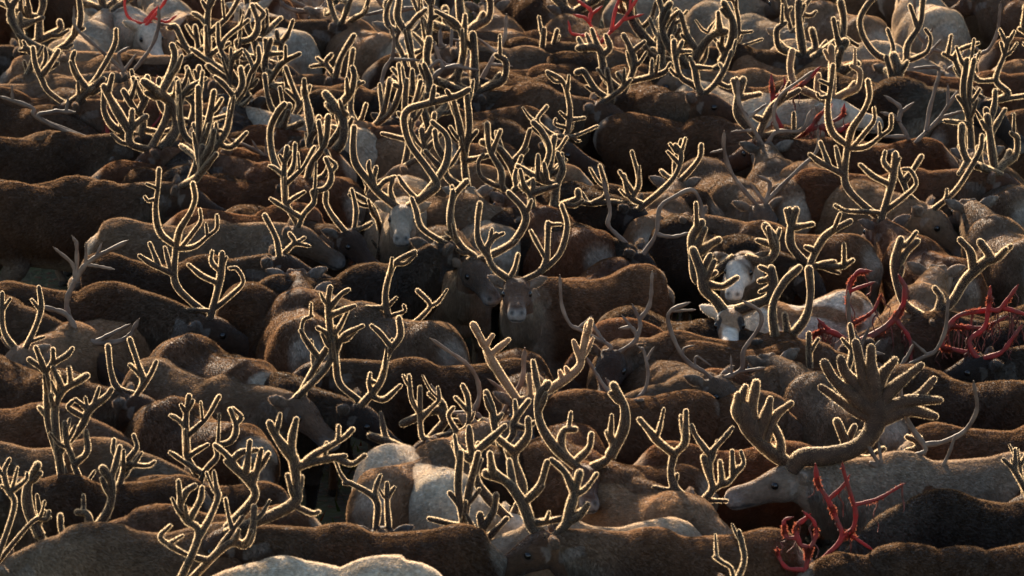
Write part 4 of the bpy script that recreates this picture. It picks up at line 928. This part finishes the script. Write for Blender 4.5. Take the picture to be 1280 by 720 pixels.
for x, y, h, c, lb in [(90, 77, 0, 'T', 'tan back under the slender branching antlers'), (215, 72, 180, 'T', 'tan back under the far white-necked reindeer'), (275, 101, 0, 'M', 'brown back crossed by the U-shaped antlers'),
        (235, 132, 180, 'M', 'brown back just behind the black head with round ears'), (130, 105, 0, 'G', 'greyish back in the second far row'), (395, 120, 0, 'M', 'brown back left of the small black head'),
        (720, 47, 180, 'M', 'far brown back under the bright red antler fork'), (690, 66, 0, 'T', 'tan back second below the bright red antler fork'), (655, 88, 180, 'M', 'brown back left of the pronged antlers'),
        (735, 90, 0, 'M', 'brown back right of the pronged antlers'), (740, 122, 180, 'D', 'dark back behind the lower of the overlapping profiles'), (935, 110, 0, 'M', 'brown back behind the clear white-muzzled profile'),
        (990, 95, 180, 'T', 'tan back left of the white head'), (1190, 98, 0, 'R', 'rusty back left of the very large black-headed one'), (380, 165, 0, 'R', 'red-brown back below the basket-shaped crown'),
        (345, 195, 180, 'R', 'dark rusty back behind the bushy velvet crown')]:
    a('B', x, y, h, 'n' if (x+y) % 3 else 'nr', c, ('v0%d' % ((x*3+y) % 9)) , 1.0, lb, asize=1.15)
a('H', 748, 60, -20, 'n', 'D', 'r05', 1.05, 'reindeer with a bright red antler fork near the top middle')
a('H', 815, 60, -60, 'n', 'G', 'v02', 1.05, 'reindeer with pale looping velvet antlers right of the red fork')
a('H', 910, 62, 10, 'n', 'D', 'v06', 1.05, 'dark reindeer with thick antlers above the clear profile')
a('H', 1010, 72, -30, 'n', 'D', 'v00', 1.05, 'dark reindeer with many-tined antlers above the white head')
a('H', 160, 92, 20, 'n', 'G', 'h05', 1.0, 'grey-brown reindeer with thin curved brown antlers in the second far row')
a('H', 350, 80, -10, 'n', 'D', 'v03', 1.0, 'dark reindeer with looped velvet antlers over the white haunch')
a('H', 660, 232, 170, 'n', 'D', 'v07', .95, 'dark reindeer with palmed antlers behind the white-nosed one')
a('H', 370, 232, -20, 'n', 'D', 'v04', .95, 'dark reindeer with a crown of tines left of the red-brown rounded body')
a('H', 395, 175, -10, 'n', 'D', 'v08', .95, 'dark reindeer with stacked tines left of the white body')
a('H', 30, 60, 10, 'n', 'D', 'v05', 1.0, 'dark reindeer with crowded antlers in the upper corner')
a('H', 560, 60, 170, 'n', 'G', 'h04', 1.05, 'grey reindeer with long bare antlers beside the pale crown')

# ---- the rows that close the herd towards the top edge and beyond it
def capsule_far(p, h, occ, rad=.52):
    d = np.array([math.cos(h), math.sin(h)])
    pts = [p+d*t for t in (-.45, 0, .45)]
    for q, e in occ:
        for s_ in (-.45, 0, .45):
            r_ = q+e*s_
            for t in pts:
                if abs(t[0]-r_[0]) < rad and abs(t[1]-r_[1]) < rad*.95: return False
    return True
occ = []
for o_ in list(COL.objects):
    if o_.get('category') == 'reindeer':
        z = o_.rotation_euler.z; occ.append((np.array([o_.location.x, o_.location.y]), np.array([math.cos(z), math.sin(z)])))
gf = np.random.default_rng(21)
far = []
row = 0
yy = at_z(640, 105, 1.09)[1]
while yy < at_z(640, -230, 1.09)[1]:
    half = yy*.1010+.6; x = -half+gf.uniform(0, .8)
    while x < half:
        h = R(gf.choice([0, 180, 0, 0, 120, 60, -70, 150])+gf.normal(0, 8))
        p = np.array([x, yy+gf.normal(0, .12)])
        if capsule_far(p, h, occ):
            far.append((p, h, row)); occ.append((p, np.array([math.cos(h), math.sin(h)])))
        x += .25
    yy += .66; row += 1
ORD = ['first', 'second', 'third', 'fourth', 'fifth', 'sixth', 'seventh', 'eighth', 'ninth', 'tenth', 'eleventh', 'twelfth', 'thirteenth', 'fourteenth', 'fifteenth', 'sixteenth']
names = {'K': 'black', 'D': 'dark brown', 'M': 'brown', 'R': 'reddish brown', 'G': 'grey-brown', 'T': 'tan', 'P': 'pale grey', 'W': 'white'}
kn = {'v': 'velvet', 'h': 'bare', 'r': 'red'}
seen = {}
far.sort(key=lambda t: (t[2], t[0][0]))
for p, h, rw in far:
    c = gf.choice(list('DMRGTPW'), p=[.16, .22, .12, .16, .16, .12, .06]); k = gf.choice(['v', 'v', 'v', 'v', 'h', 'h', 'r'], p=[.2, .2, .2, .16, .1, .1, .04])
    key = (rw, c); n = seen[key] = seen.get(key, 0)+1
    d = math.cos(h); face = 'broadside' if abs(d) > .8 else ('rump-on' if math.sin(h) > 0 else 'head-on')
    lb = '%s reindeer %s with %s antlers, %s of its coat in far row %s' % (names[c], face, kn[k], ORD[min(n-1, 15)], ORD[min(rw, 15)])
    wy = p[1]; 
    # place by ground position
    v = np.array([p[0], wy, 0.0])
    u = v-np.array([0, 0, CAMH]); cf = np.array([0, math.cos(PITCH), -math.sin(PITCH)]); cu = np.array([0, math.sin(PITCH), math.cos(PITCH)])
    zz = u@cf; px = 640+FPX*u[0]/zz; py = 360-FPX*(u@cu)/zz
    rz = np.array([-.1, 0, 1.09]); q = v+rotz2(rz, h); u = q-np.array([0, 0, CAMH]); zz = u@cf; px = 640+FPX*u[0]/zz; py = 360-FPX*(u@cu)/zz
    a('B', px, py, math.degrees(h), ['n', 'u', 'l', 'nl', 'nr'][gf.integers(0, 5)], c, k+str(gf.choice([0, 0, 0, 1]))+str(gf.integers(0, 9)), 1.0, lb, eyes=bool(face != 'rump-on'), asize=1.15)
crown_the_rest()
print('ANIMALS', COUNT, 'far', len(far), 'bodies', len(BODY))
